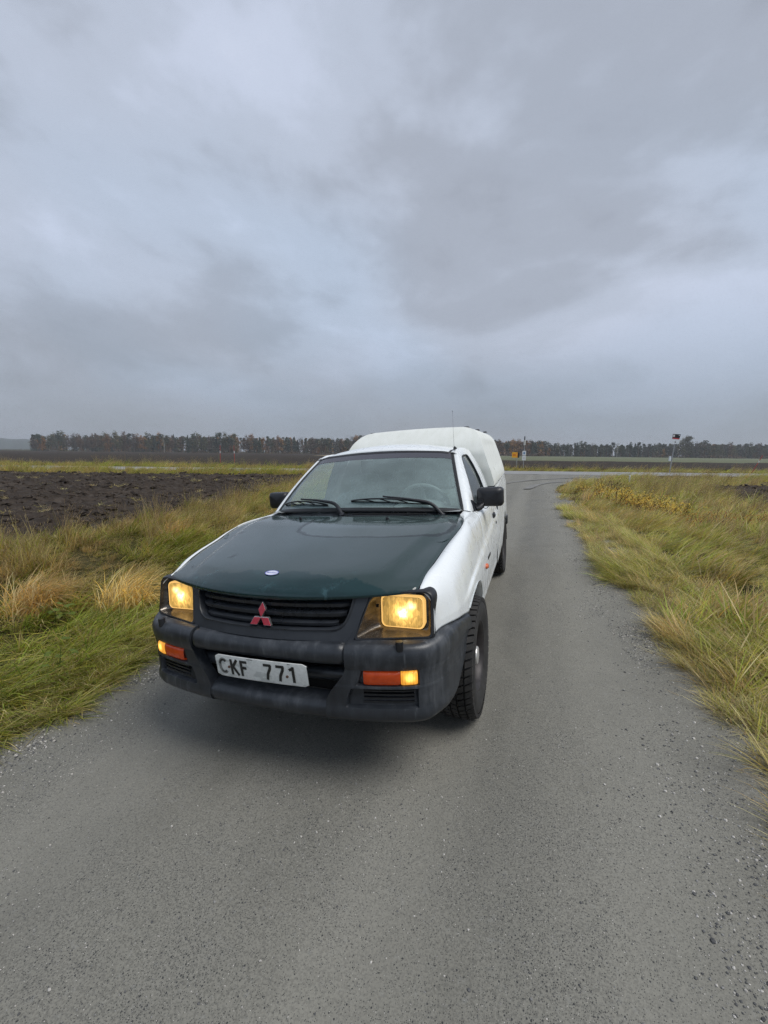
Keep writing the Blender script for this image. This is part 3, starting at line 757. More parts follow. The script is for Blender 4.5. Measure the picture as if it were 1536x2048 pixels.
# headlamps
for s in SIDES:
    opn = rpoly([(.742, .878), (.492, .873), (.436, .700), (.746, .700)], [.040, .045, .022, .022], 12)
    lens = rrect(.611, .784, .106, .077, .026, 12)
    def yo(x, z): 
        k = (x - .43) / .32; return -.682 + .092 * k ** 1.3 + (.42 - .20 * min(k, 1.05) ** 2) * (z - .70)
    n = len(opn)
    # both outlines start at the upper outer corner and run the same way round
    ro = np.array([[q[0], yo(max(q[0], .43), q[1]), q[1]] for q in opn])
    rl = np.array([[q[0], -.548 + .06 * (q[1] - .786), q[1]] for q in lens])
    rows = []
    for k in (0, .15, .4, .7, .92, 1.0):
        kk = k; q = ro * (1 - kk) + rl * kk; q[:, 1] += .012 * math.sin(math.pi * k); rows.append(q)
    
    hl = empty('headlight', parent=T)
    rg = rl.copy(); rh = rl.copy(); rh[:, 1] += .035; rk = rl * 1.0; rk[:, 0] = .611 + (rl[:, 0] - .611) * .9; rk[:, 2] = .786 + (rl[:, 2] - .786) * .9; rk[:, 1] += .035
    grid('lamp_gap_shade', S(np.stack([rg, rh, rk], 1), s), M_['dark_void'], hl, cu=True, sharp=30)  # black ring paints the shadow line between lens and bezel
    grid('bezel', S(np.array(rows).transpose(1, 0, 2), s), M_['bezel_chrome'], hl, cu=True, sharp=50)
    # black surround between bezel, wing and bonnet
    big = rpoly([(.757, .889), (.484, .881), (.424, .688), (.759, .689)], [.046, .02, .008, .012], 12)
    rs = np.array([[q[0], yo(max(q[0], .43), q[1]) + .006, q[1]] for q in big])
    mid_ = ro.copy(); mid_[:, 1] -= .004
    rs2 = (rs + mid_) / 2; rs2[:, 1] -= .006
    rs3 = rs.copy(); rs3[:, 1] += .05
    grid('surround', S(np.stack([ro, mid_, rs2, rs, rs3], 1), s), M_['black_plastic'], hl, cu=True, sharp=40)
    # lamp glass: flat rim and domed face
    cx, cz = .611, .786
    rows = []
    for k, dy_ in ((.94, .034), (.955, .0), (.95, -.007), (.92, -.011), (.89, -.011), (.872, -.007)):
        rows.append([(cx + (q[0] - cx) * k * .985, -.548 + .06 * (q[1] - cz) + dy_, cz + (q[2 - 1] - cz) * k * .985) for q in lens])
    lg = grid('lamp_rim', S(np.array(rows).transpose(1, 0, 2), s), M_['headlamp_rim'], hl, cu=True, sharp=40)
    rows = []
    for k in (.875, .78, .6, .4, .2, .001):
        rows.append([(cx + (q[0] - cx) * k * .985, -.548 + .06 * (q[1] - cz) - .008 - .012 * (1 - k ** 2), cz + (q[1] - cz) * k * .985) for q in lens])
    grid('lamp_glass', S(np.array(rows).transpose(1, 0, 2), s), M_['headlamp_lit'], hl, cu=True, sharp=0)
    # adjuster notch
    box('adjuster', (s * .498 - .004, -.565, .800), (s * .498 + .004, -.552, .812), M_['dark_void'], hl, 0)
# ---------------------------------------------------------------- bumper
plan = np.array([(.0, -.765), (.15, -.764), (.30, -.757), (.405, -.745), (.47, -.735), (.58, -.713), (.68, -.684), (.735, -.653), (.775, -.602), (.802, -.54), (.820, -.45), (.834, -.33), (.844, -.2), (.850, -.1), (.852, -.02)])
pl_s = np.r_[0, np.cumsum(np.linalg.norm(np.diff(plan, axis=0), axis=1))]
def plan_at(sv): return crv(plan, np.atleast_1d(sv), pl_s)
def plan_n(sv):
    d_ = plan_at(np.clip(np.asarray(sv) + .004, 0, pl_s[-1])) - plan_at(np.clip(np.asarray(sv) - .004, 0, pl_s[-1])); d_ /= np.linalg.norm(d_, axis=1)[:, None]
    return np.stack([d_[:, 1], -d_[:, 0]], 1)
def s_of_x(x): return float(np.interp(x, plan[:, 0], pl_s))
bmp = empty('bumper', parent=T)
# centre upper bar
sec = [(-.075, .688), (-.040, .690), (-.016, .684), (.000, .668), (.007, .645), (.005, .622), (-.006, .603), (-.030, .594), (-.065, .592)]
ss = np.linspace(-s_of_x(.399), s_of_x(.399), 49)
def loft_sec(ss, sec, zf=None):
    P = []
    for sv in ss:
        p = plan_at(abs(sv))[0]; nn = plan_n(abs(sv))[0]; sg = 1 if sv >= 0 else -1
        P.append([((p[0] + nn[0] * o_) * sg, p[1] + nn[1] * o_, z_ if zf is None else zf(sv, z_)) for o_, z_ in sec])
    return np.array(P)
bb_ = loft_sec(ss, sec)
for k_ in (0, -1):
    m_ = bb_[k_].mean(0); bb_[k_] = m_ + (bb_[k_] - m_) * [1, .80, .80]; bb_[k_][:, 1] += .006
grid('bumper_bar', bb_, M_['bumper_plastic'], bmp, sharp=60)
# centre lower lip
sec2 = [(-.085, .440), (-.050, .436), (-.020, .426), (-.004, .408), (.000, .385), (-.006, .362), (-.020, .345), (-.050, .338), (-.09, .340)]
ssl = np.linspace(-s_of_x(.309), s_of_x(.309), 41)
grid('bumper_lip', loft_sec(ssl, sec2), M_['bumper_plastic'], bmp, sharp=60)
# black sheet as shade in the plate recess, with the crash beam
grid('bumper_recess', [[(x, -.640 + .03 * x * x, z) for z in (.42, .62)] for x in np.linspace(-.46, .46, 15)], M_['dark_void'], bmp)
beam = tube('crash_beam', [(x, -.672 + .12 * x * x, .515) for x in np.linspace(-.44, .44, 17)], .030, M_['bumper_plastic'], bmp, 12)
for s in SIDES:
    # corner moulding with pockets for the lamp and the air vent
    S0 = s_of_x(.405)
    def ztop(sv):
        p = plan_at(sv)[0]; return lerp1(p[1], [-.75, -.66, -.60, -.55, -.47, -.365, -.144, .0], [.690, .688, .692, .702, .704, .697, .652, .63])
    ia, ib = s_of_x(.474), s_of_x(.706)     # lamp pocket
    va, vb = s_of_x(.462), s_of_x(.700)     # vent pocket
    scol = sorted(set(list(np.linspace(0, .06, 4)) + [va - S0 - .003, va - S0 + .002, ia - S0 - .002, ia - S0 + .003] + list(np.linspace(ia - S0 + .02, vb - S0 - .01, 10)) + [vb - S0 - .002, vb - S0 + .003, ib - S0 - .002, ib - S0 + .003] + list(np.linspace(ib - S0 + .012, 1, 1)) + list(np.linspace(ib - S0 + .012, pl_s[-1] - S0 - .07, 34))))
    scol = [v for v in scol if v <= pl_s[-1] - S0]
    # (fraction of the height below the top, offset)
    zl = [('t', .004, -.060), ('t', .0, -.030), ('t', -.006, -.012), ('t', -.018, -.001), ('t', -.040, .007), ('t', -.062, .007), ('a', .600, .003), ('a', .588, -.003), ('a', .580, -.006), ('a', .578, -.006), ('a', .574, -.006), ('a', .565, -.006), ('a', .55, -.006), ('a', .53, -.006), ('a', .5155, -.006), ('a', .511, -.006), ('a', .505, -.004), ('a', .499, -.004), ('a', .495, -.004), ('a', .47, -.005), ('a', .44, -.005), ('a', .417, -.004), ('a', .412, -.003), ('a', .395, .002), ('a', .372, .003), ('a', .356, -.003), ('a', .345, -.016), ('a', .339, -.045)]
    P = []
    for sv in scol:
        a_ = S0 + sv; row = []
        for kind, z_, o_ in zl:
            # inner edge slants towards the middle lower down; rear edge slants forward lower down
            zt_ = ztop(a_); zq = zt_ + z_ if kind == 't' else min(z_, zt_ - .062)
            fr = sv / (scol[-1])
            low = sst(zq, .60, .42); inner_shift = -.098 * low * (1 - min(1, sv / .14)) if sv < .14 else 0
            rear_y = lerp1(zq, [.339, .36, .424, .475, .577, .652, .75], [-.56, -.50, -.352, -.27, -.18, -.135, -.10])
            aa = a_ + inner_shift
            p = plan_at(aa)[0]
            # compress the tail so that it ends on the slanted edge
            s_end = float(np.interp(rear_y, plan[:, 1][3:], pl_s[3:])); s_k = S0 + .36
            if aa > s_k: aa = s_k + (aa - s_k) / (S0 + scol[-1] - s_k) * (s_end - s_k)
            p = plan_at(aa)[0]; nn = plan_n(aa)[0]; o2 = o_
            if ia + .0005 < a_ < ib + .0005 and .5125 < zq < .579: o2 = o_ - .022
            if va - .0005 < a_ < vb + .0005 and .4145 < zq < .497: o2 = o_ - .034 + .012 * sst(zq, .47, .42)
            # side crease
            if a_ > ib + .02: o2 += .005 * sst(zq, .592, .584) * sst(zq, .55, .575) + .004 * sst(zq, .40, .41) * 0
            tuck = .010 * sst(.43 - zq, 0, .10) * sst(a_, ib, ib + .3); o2 -= tuck
            row.append((p[0] + nn[0] * o2, p[1] + nn[1] * o2, zq))
        P.append(row)
    # inner return face
    first = [(x * .985, y + .055, z) for x, y, z in P[0]]
    last = [(x - .045, y + .006, z) for x, y, z in P[-1]]
    P = [first] + P + [last]
    corner = grid('bumper_corner', S(P, s), M_['bumper_plastic'], bmp, sharp=38)
    # grille bars in the vent pocket
    for zc in (.432, .448, .464, .480):
        L = []
        for sv in np.linspace(va + .012, vb - .012, 10):
            p = plan_at(sv)[0]; nn = plan_n(sv)[0]
            L.append([(p[0] + nn[0] * o_, p[1] + nn[1] * o_, z_) for o_, z_ in ((-.040, zc + .004), (-.024, zc + .003), (-.024, zc - .003), (-.040, zc - .004))])
        grid('vent_bar', S(L, s), M_['black_plastic'], corner, sharp=30)
    # lamps
    ind = empty('indicator_lamp', parent=T)
    def lampstrip(name, xa, xb, mat):
        L = []
        sv_ = np.linspace(s_of_x(xa), s_of_x(xb), 12)
        for k, sv in enumerate(sv_):
            p = plan_at(sv)[0]; nn = plan_n(sv)[0]; e = min(k, 11 - k); ins = .006 if e == 0 else 0
            L.append([(p[0] + nn[0] * o_, p[1] + nn[1] * o_, z_) for o_, z_ in ((-.030, .5745), (-.010 - ins, .5740), (-.004 - ins, .570), (-.001 - ins, .556), (-.001 - ins, .534), (-.004 - ins, .5195), (-.010 - ins, .5160), (-.030, .5155))])
        return grid(name, S(L, s), M_[mat], ind, sharp=50)
    lampstrip('turn_lens', .480, .634, 'amber_lens'); lampstrip('position_lens', .635, .702, 'position_lamp')
    # headlamp washer jet on top of the bumper
    tube('washer_nozzle', [(.634 * s, -.688, .668), (.634 * s, -.690, .700), (.634 * s, -.690, .708), (.634 * s, -.690, .709)], [.017, .0165, .0155, .009], M_['black_plastic'], T, 16)
# ---------------------------------------------------------------- number plate
plM = Matrix.Translation((0, -.776, .547)) @ Matrix.Rotation(R(7), 4, 'X')
def plate_pt(u, v, d_=0): return tuple(plM @ Vector((u, -d_ + .22 * u * u * .5, v)))
o_ = rrect(0, 0, .240, .055, .010, 6)
V = [plate_pt(q[0], q[1], .0015) for q in o_] + [plate_pt(q[0], q[1], -.0015) for q in o_]; n = len(o_)
# face as strips so that it follows the slight bend
cols = np.linspace(-.24, .24, 25); FV = []
for u in cols:
    e = max(0, abs(u) - .23); hv = .055 - (.010 - math.sqrt(max(0, .0001 - e * e)) if e > 0 else 0)
    FV.append([plate_pt(u, hv, -.0015), plate_pt(u, hv, .0015), plate_pt(u, hv - .004, .0025), plate_pt(u, 0, .0015), plate_pt(u, -hv + .004, .0025), plate_pt(u, -hv, .0015), plate_pt(u, -hv, -.0015)])
pla = grid('number_plate', FV, M_['plate_white'], T, sharp=40); pla['label'] = 'white number plate reading KF 771 after a worn off first letter'
def strokes(name, polys, w_, mat, parent, d_=.0035):
    V, F = [], []
    for pl_ in polys:
        Q = np.array(pl_, float); Tn = np.gradient(Q, axis=0) if len(Q) > 2 else np.repeat([Q[1] - Q[0]], 2, 0)
        Tn = Tn / np.linalg.norm(Tn, axis=1)[:, None]; Nn = np.stack([-Tn[:, 1], Tn[:, 0]], 1)
        k = len(V)
        for q, nn in zip(Q, Nn):
            V.append(plate_pt(*(q + nn * w_ / 2), d_)); V.append(plate_pt(*(q - nn * w_ / 2), d_))
        F += [(k + 2 * i, k + 2 * i + 1, k + 2 * i + 3, k + 2 * i + 2) for i in range(len(Q) - 1)]
    return mk(name, V, F, M_[mat], parent, smooth=False)
hh = .0395
def glyph(ch, x, w_=.040):
    if ch == 'K': return [[(x + .006, -hh), (x + .006, hh)], [(x + w_ - .003, hh), (x + .008, -.005)], [(x + .014, .004), (x + w_, -hh)]]
    if ch == 'F': return [[(x + .006, -hh), (x + .006, hh)], [(x, hh - .006), (x + w_ - .003, hh - .006)], [(x + .006, .003), (x + w_ - .009, .003)]]
    if ch == '7': return [[(x, hh - .006), (x + w_ - .001, hh - .006)], [(x + w_ - .006, hh - .004), (x + w_ - .009, hh - .022), (x + .019, -.010), (x + .014, -hh)]]
    if ch == '1': return [[(x + .022, hh), (x + .022, -hh)], [(x + .023, hh - .007), (x + .003, hh - .018)]]
    if ch == 'C': return [[(x + .022 + .021 * math.cos(a), (hh - .006) * math.sin(a)) for a in np.linspace(R(45), R(315), 20)]]
strokes('plate_character', glyph('C', -.219), .016, 'plate_worn', pla, .0030)
strokes('plate_character', [[(-.197 + .021 * math.cos(a), .031 * math.sin(a)) for a in np.linspace(R(50), R(165), 10)]], .009, 'plate_black', pla, .0036)
strokes('plate_character', [[(-.197 + .021 * math.cos(a), .031 * math.sin(a)) for a in np.linspace(R(230), R(312), 8)]], .006, 'plate_black', pla, .0036)
for ch, x in (('K', -.157), ('F', -.102), ('7', .024), ('7', .088), ('1', .150)):
    strokes('plate_character', glyph(ch, x, .042), .0135, 'plate_black', pla)
for u, v in ((-.166, -.002), (.140, -.012)):
    pp = [plate_pt(u, v, .001), plate_pt(u, v, .006)]
    tube('plate_screw', pp, .006, M_['rusty_screw'], pla, 10)
strokes('plate_mark', [[(-.060, .050), (-.028, .050)]], .004, 'plate_worn', pla, .0034)
strokes('plate_mark', [[(.148, .050), (.162, .050)]], .004, 'plate_worn', pla, .0034)
# ---------------------------------------------------------------- wipers
def ws_pt(x, t_, lift):
    """point on the windscreen at width x, height fraction t_"""
    k = t_ * 15; i = int(min(14, k)); f_ = k - i
    row = WS[i] * (1 - f_) + WS[i + 1] * f_
    return np.array([x, np.interp(x, row[:, 0], row[:, 1]), np.interp(x, row[:, 0], row[:, 2])]) + nrm * lift
def wiper(px_, arm, blade):
    w_ = empty('wiper', parent=T)
    piv = ws_pt(px_, 0, 0) + np.array([0, -.055, -.030])
    pts = [piv] + [ws_pt(x, t_, l_) for x, t_, l_ in arm]
    tube('wiper_arm', pts, [.013, .012, .008, .006], M_['black_plastic'], w_, 8, n=20)
    tube('pivot_cap', [piv - nrm * .012, piv + nrm * .012], .015, M_['black_plastic'], w_, 12)
    B = np.array([ws_pt(x, t_, .010) for x, t_ in blade]); B = crv(B, 24)
    bow = np.array([nrm * (.024 * math.sin(math.pi * k / 23) ** .8) for k in range(24)])
    grid('wiper_blade', np.stack([B - nrm * .009, B - nrm * .009 + [0, -.003, 0], B + [0, -.005, 0], B + [0, .004, 0], B - nrm * .009 + [0, .003, 0]], 1), M_['rubber_seal'], w_, sharp=40)
    tube('blade_bow', B + bow + nrm * .002, .0055, M_['black_plastic'], w_, 7)
    for k in (4, 9, 14, 19): tube('blade_claw', [B[k] + bow[k], B[max(0, k - 3)]], .004, M_['black_plastic'], w_, 6)
wiper(.600, [(.52, .03, .030), (.40, .075, .036), (.20, .125, .036)], [(.50, .065), (.30, .085), (.10, .10), (-.03, .105)])
wiper(-.055, [(-.13, .03, .030), (-.25, .075, .036), (-.45, .120, .034)], [(-.20, .055), (-.36, .075), (-.52, .085), (-.63, .088)])
# ---------------------------------------------------------------- door mirrors
for s in SIDES:
    dm = empty('door_mirror', parent=T)
    rows = []
    for dy_, k, o_ in ((-.012, .02, -.0), (-.010, .55, 0), (0, .86, 0), (.022, 1, 0), (.075, 1, 0), (.082, .95, 0), (.083, .90, 0), (.070, .88, 0)):
        rr_ = rrect(.858, 1.140, .090 * k, .066 * k, .026 * k, 7)
        rows.append([(q[0], .775 + dy_ + .10 * (q[0] - .86), q[1]) for q in rr_])
    sh = grid('mirror_shell', S(np.array(rows).transpose(1, 0, 2), s), M_['black_plastic'], dm, cu=True, sharp=50)
    rr_ = rrect(.858, 1.140, .080, .057, .022, 7)
    mk('mirror_glass', S([(q[0], .848 + .10 * (q[0] - .86), q[1]) for q in rr_], s), [tuple(range(len(rr_)))], M_['chrome'], dm, smooth=False)
    V, F = [], []; boxmesh(V, F, (.774, .752, 1.075), (.812, .775, 1.128)); mk('shell_cover', S(V, s), F, M_['black_plastic'], dm, smooth=False)
    # sail plate on the door and the arm
    sp_ = [(.645, 1.062), (.668, 1.135), (.735, 1.105), (.80, 1.085), (.80, 1.060)]
    a_ = [cs(y, z) + np.array([.014, 0, 0]) for y, z in sp_]; b_ = [p - np.array([.03, 0, 0]) for p in a_]; n = len(a_)
    mk('mirror_foot', S(a_ + b_, s), [tuple(range(n)), tuple(range(2 * n - 1, n - 1, -1))] + [(k, (k + 1) % n, n + (k + 1) % n, n + k) for k in range(n)], M_['black_plastic'], dm, smooth=False)
    tb = tube('x', [(.765, .70, 1.068), (.785, .73, 1.070), (.800, .765, 1.082), (.806, .785, 1.10)], [.020, .020, .022, .022], None, None, 10, n=8, ret=True)
    mk('mirror_arm', S(tb[0], s), tb[1], M_['black_plastic'], dm)
    tb = tube('x', [(.806, .77, 1.078), (.822, .765, 1.066), (.838, .765, 1.066), (.848, .77, 1.078)], .0025, None, None, 6, n=10, ret=True)
    mk('mirror_cable', S(tb[0], s), tb[1], M_['rubber_seal'], dm)
# ---------------------------------------------------------------- wheels
def wheel(x, y, s, steer=0):
    w_ = empty('wheel', parent=T); w_.location = (x * s, y, .33); w_.rotation_euler = (0, 0, steer)
    hw = .100; ro = .330; ri = .185
    prof = [(ri, -hw * .82), (ri + .02, -hw * .92), (.25, -hw * 1.03), (.295, -hw * .98), (.310, -hw * .86), (.317, -hw * .74), (.318, 0), (.317, hw * .74), (.310, hw * .86), (.295, hw * .98), (.268, hw * 1.035), (.250, hw * 1.04), (.235, hw * 1.02), (ri + .022, hw * .94), (ri + .004, hw * .88), (ri, hw * .80)]
    prof = [(r_, h_ * s) for r_, h_ in prof]
    ty = lathe('tyre', prof, M_['tyre_rubber'], w_, 72, sharp=40)
    # tread blocks
    V, F = [], []
    NB = 52
    for k in range(NB):
        a0 = 2 * math.pi * k / NB
        for (xa, xb, da, wd, r0, r1) in ((-.099, -.064, 0, .74, .303, .333), (-.054, -.022, .35, .72, .318, .336), (-.014, .014, .1, .76, .318, .336), (.022, .054, .6, .72, .318, .336), (.064, .099, .25, .74, .303, .333)):
            aa, ab = a0 + da * 2 * math.pi / NB, a0 + (da + wd) * 2 * math.pi / NB
            n_ = len(V); sk = .35 * 2 * math.pi / NB * (1 if xa < 0 else -1)
            for r_ in (.300, None):
                for xx, ang in ((xa, aa), (xb, aa + sk), (xb, ab + sk), (xa, ab)):
                    edge_ = abs(xx) > .09
                    rad = r_ if r_ else (.322 if edge_ else r1)
                    V.append((xx, rad * math.cos(ang), rad * math.sin(ang)))
            F += [(n_ + 4, n_ + 5, n_ + 6, n_ + 7)] + [(n_ + i, n_ + (i + 1) % 4, n_ + 4 + (i + 1) % 4, n_ + 4 + i) for i in range(4)]
    mk('tread', V, F, M_['tyre_rubber'], ty, smooth=False)
    lathe('rim', [(ri + .003, hw * .86 * s), (ri - .006, hw * .80 * s), (ri - .014, hw * .55 * s), (.160, hw * .10 * s), (.135, hw * .22 * s), (.110, hw * .42 * s), (.090, hw * .42 * s), (.062, hw * .36 * s), (0.0, hw * .36 * s)], M_['steel_rim'], w_, 40, sharp=40)
    lathe('hub_cap', [(.052, hw * .30 * s), (.050, hw * .74 * s), (.046, hw * .80 * s), (.030, hw * .83 * s), (0, hw * .84 * s)], M_['hub_silver'], w_, 28, sharp=35)
    lathe('brake_drum', [(.0, -.02 * s), (.15, -.02 * s), (.15, -.08 * s), (0, -.08 * s)], M_['chassis_dark'], w_, 24)
    return w_
for s in SIDES:
    wheel(.772, .035, s, R(-1.0)); wheel(.690, 2.95, s)
tube('rear_axle', [(-.66, 2.95, .33), (.66, 2.95, .33)], .045, M_['chassis_dark'], T, 12)
# ---------------------------------------------------------------- load bed
def bx_x(y): return lerp1(y, [1.75, 2.2, 4.0], [.822, .812, .742])
for s in SIDES:
    P = []
    for y in np.r_[np.linspace(1.765, 2.52, 14), np.linspace(2.54, 3.36, 44), np.linspace(3.38, 3.98, 12)]:
        x = bx_x(y); zl = max(.42, arch_z(y, ARR_Y)); fl = .014 * math.exp(-((y - ARR_Y) / .42) ** 4)
        zs_ = np.linspace(1.098, zl, 20)
        xx = x - .010 + .016 * sst(zs_, 1.10, .98) - .012 * sst(zs_, .62, .42) + fl * sst(zs_, .95, .78)
        P.append([(x - .055, y, 1.090), (x - .045, y, 1.112), (x - .014, y, 1.112)] + list(np.stack([xx, np.full(20, y), zs_], 1)))
    bs = grid('bed_side', S(P, s), M_['white_paint'], T, out=(0, 2.9, .7), solid=.004)
    ln = [[(x, ARR_Y + (ARC_R + .012) * math.cos(a), ARC_Z + (ARC_R + .012) * math.sin(a)) for x in (.79, .70, .55, .45)] for a in np.linspace(R(182), R(-2), 26)]
    grid('wheel_housing', S(ln, s), M_['rust_liner'], T)
    for y in (1.95, 2.75, 3.55): box('canopy_clamp', (s * (bx_x(y) - .045) - .012, y, 1.112), (s * (bx_x(y) - .045) + .012, y + .05, 1.124), M_['black_plastic'], T, .003)
box('bed_front', (-.80, 1.765, .44), (.80, 1.775, 1.09), M_['white_paint'], T, 0)
tg = box('tailgate', (-.70, 3.962, .44), (.70, 3.985, 1.09), M_['white_paint'], T, .006)
box('bed_floor', (-.74, 1.78, .50), (.74, 3.96, .53), M_['chassis_dark'], T, 0)
rb_ = box('rear_bumper', (-.76, 4.0, .40), (.76, 4.10, .54), M_['bumper_plastic'], T, .02)
for s in SIDES: box('tail_lamp', (s * .722 - .02, 3.95, .70), (s * .722 + .02, 3.992, 1.0), M_['marker_lens'], T, .004)
# ---------------------------------------------------------------- canopy
def can_w(y, z):
    sec_ = np.array([(.786, 1.108), (.790, 1.16), (.765, 1.25), (.700, 1.45), (.662, 1.56), (.630, 1.62), (.590, 1.660), (.535, 1.688), (.49, 1.697)])
    return np.interp(z, sec_[:, 1], sec_[:, 0])
SEC = crv([(.786, 1.106), (.792, 1.15), (.776, 1.23), (.735, 1.36), (.688, 1.50), (.650, 1.595), (.612, 1.645), (.560, 1.680), (.50, 1.698), (.38, 1.706), (.2, 1.712), (0, 1.714)], 44)
CP = []
ysc = np.r_[1.80, 1.81, 1.83, np.linspace(1.86, 2.30, 16), np.linspace(2.35, 3.9, 24), 3.93, 3.95]
for y in ysc:
    wk = lerp1(y, [1.8, 2.2, 3.95], [1.0, .99, .925]); row = []
    roofdrop = -.012 * (1 - abs(y - 2.9) / 1.2 if abs(y - 2.9) < 1.2 else 0)
    for x, z in SEC:
        # the front slopes: at y the section is cut by the sloping front face
        z2 = z - (.010 * sst(y, 2.6, 3.95)) * sst(z, 1.3, 1.6)
        x2 = x * wk
        # side panel window recess
        if 2.15 < y < 3.5 and 1.22 < z < 1.58: x2 -= .008 * sst(y, 2.17, 2.22) * (1 - sst(y, 3.43, 3.48)) * sst(z, 1.24, 1.27) * (1 - sst(z, 1.53, 1.57))
        row.append([x2, y, z2])
    row = np.array(row); CP.append(row)
CP = np.array(CP)
# front face: pull the leading sections back with height, rounded at the top edge
def yfront(z): return np.interp(z, [1.10, 1.30, 1.45, 1.54, 1.60, 1.66, 1.69, 1.714], [1.795, 1.80, 1.835, 1.90, 1.965, 2.045, 2.09, 2.15])
full = []
for i in range(len(ysc)):
    r_ = CP[i].copy(); yf = yfront(r_[:, 2])
    r_[:, 1] = np.maximum(r_[:, 1], yf + (ysc[i] - 1.80) * .12) if ysc[i] < 2.35 else r_[:, 1]
    full.append(np.vstack([S(r_[::-1], -1), r_[1:]]))
can = grid('canopy_shell', full, M_['fibreglass'], T, out=(0, 2.9, 1.2), sharp=70)
# front wall closes the first section
f0 = full[0]; nC = len(f0); hN = nC // 2
FW = []
for k in np.linspace(0, 1, 14):
    q = []
    for j in range(nC):
        p = f0[j]; q.append((p[0] * (1 - k), np.interp(p[2], [1.1, 1.714], [1.795, 2.10]) * 0 + yfront(p[2]) - .012 * math.sin(k * math.pi / 2), p[2]))
    FW.append(q)
FW = np.array(FW)
cfw = grid('canopy_front', FW, M_['fibreglass'], can, sharp=70)
# rear door of the canopy
b0_ = full[-1]; mk('canopy_rear', b0_, [tuple(range(nC))], M_['fibreglass'], can, smooth=False)
# embossed corner on the flank
for s in SIDES:
    q = [(2.30, 1.19), (2.55, 1.19), (2.55, 1.205), (2.33, 1.205), (2.33, 1.28), (2.30, 1.28)]
    a_ = [(can_w(y, z) * .985 + .004, y, z) for y, z in q]; b_ = [(x - .02, y, z) for x, y, z in a_]; n = len(a_)
    mk('canopy_moulding', S(a_ + b_, s), [tuple(range(n))] + [(k, (k + 1) % n, n + (k + 1) % n, n + k) for k in range(n)], M_['fibreglass'], can, smooth=False)
    for y in (2.18, 3.0, 3.8): box('rack_foot', (s * .50 - .022, y - .04, 1.690), (s * .50 + .022, y + .04, 1.706), M_['black_plastic'], can, .003)
# aerial on the roof
an = tube('aerial', [(.563, 1.095, 1.500), (.560, 1.10, 1.60), (.557, 1.105, 1.775)], [.0010, .0008, .0007], M_['black_plastic'], T, 6, n=12)
lathe('aerial_tip', [(0, -.004), (.003, -.002), (.003, .002), (0, .004)], M_['black_plastic'], an, 10, Matrix.Translation((.557, 1.105, 1.775)))
tube('aerial_base', [(.572, 1.085, 1.488), (.566, 1.093, 1.502)], [.016, .008], M_['black_plastic'], an, 12)
RNG = np.random.default_rng(7)
def vnoise(x, y, seed=0):
    x = np.asarray(x, float); y = np.asarray(y, float)
    xi = np.floor(x).astype(np.int64); yi = np.floor(y).astype(np.int64); fx = x - xi; fy = y - yi
    def hsh(a, b):
        n = (a * 374761393 + b * 668265263 + seed * 1442695041) & 0xFFFFFFFF
        n = ((n ^ (n >> 13)) * 1274126177) & 0xFFFFFFFF
        return ((n ^ (n >> 16)) & 0xFFFF) / 65535.0
    u = fx * fx * (3 - 2 * fx); v = fy * fy * (3 - 2 * fy)
    return (hsh(xi, yi) * (1 - u) + hsh(xi + 1, yi) * u) * (1 - v) + (hsh(xi, yi + 1) * (1 - u) + hsh(xi + 1, yi + 1) * u) * v
def fbm(x, y, o=4, seed=0):
    s = 0; a = .5; 
    for k in range(o): s = s + a * vnoise(x * 2 ** k, y * 2 ** k, seed + k * 17); a *= .5
    return s / (1 - .5 ** o)
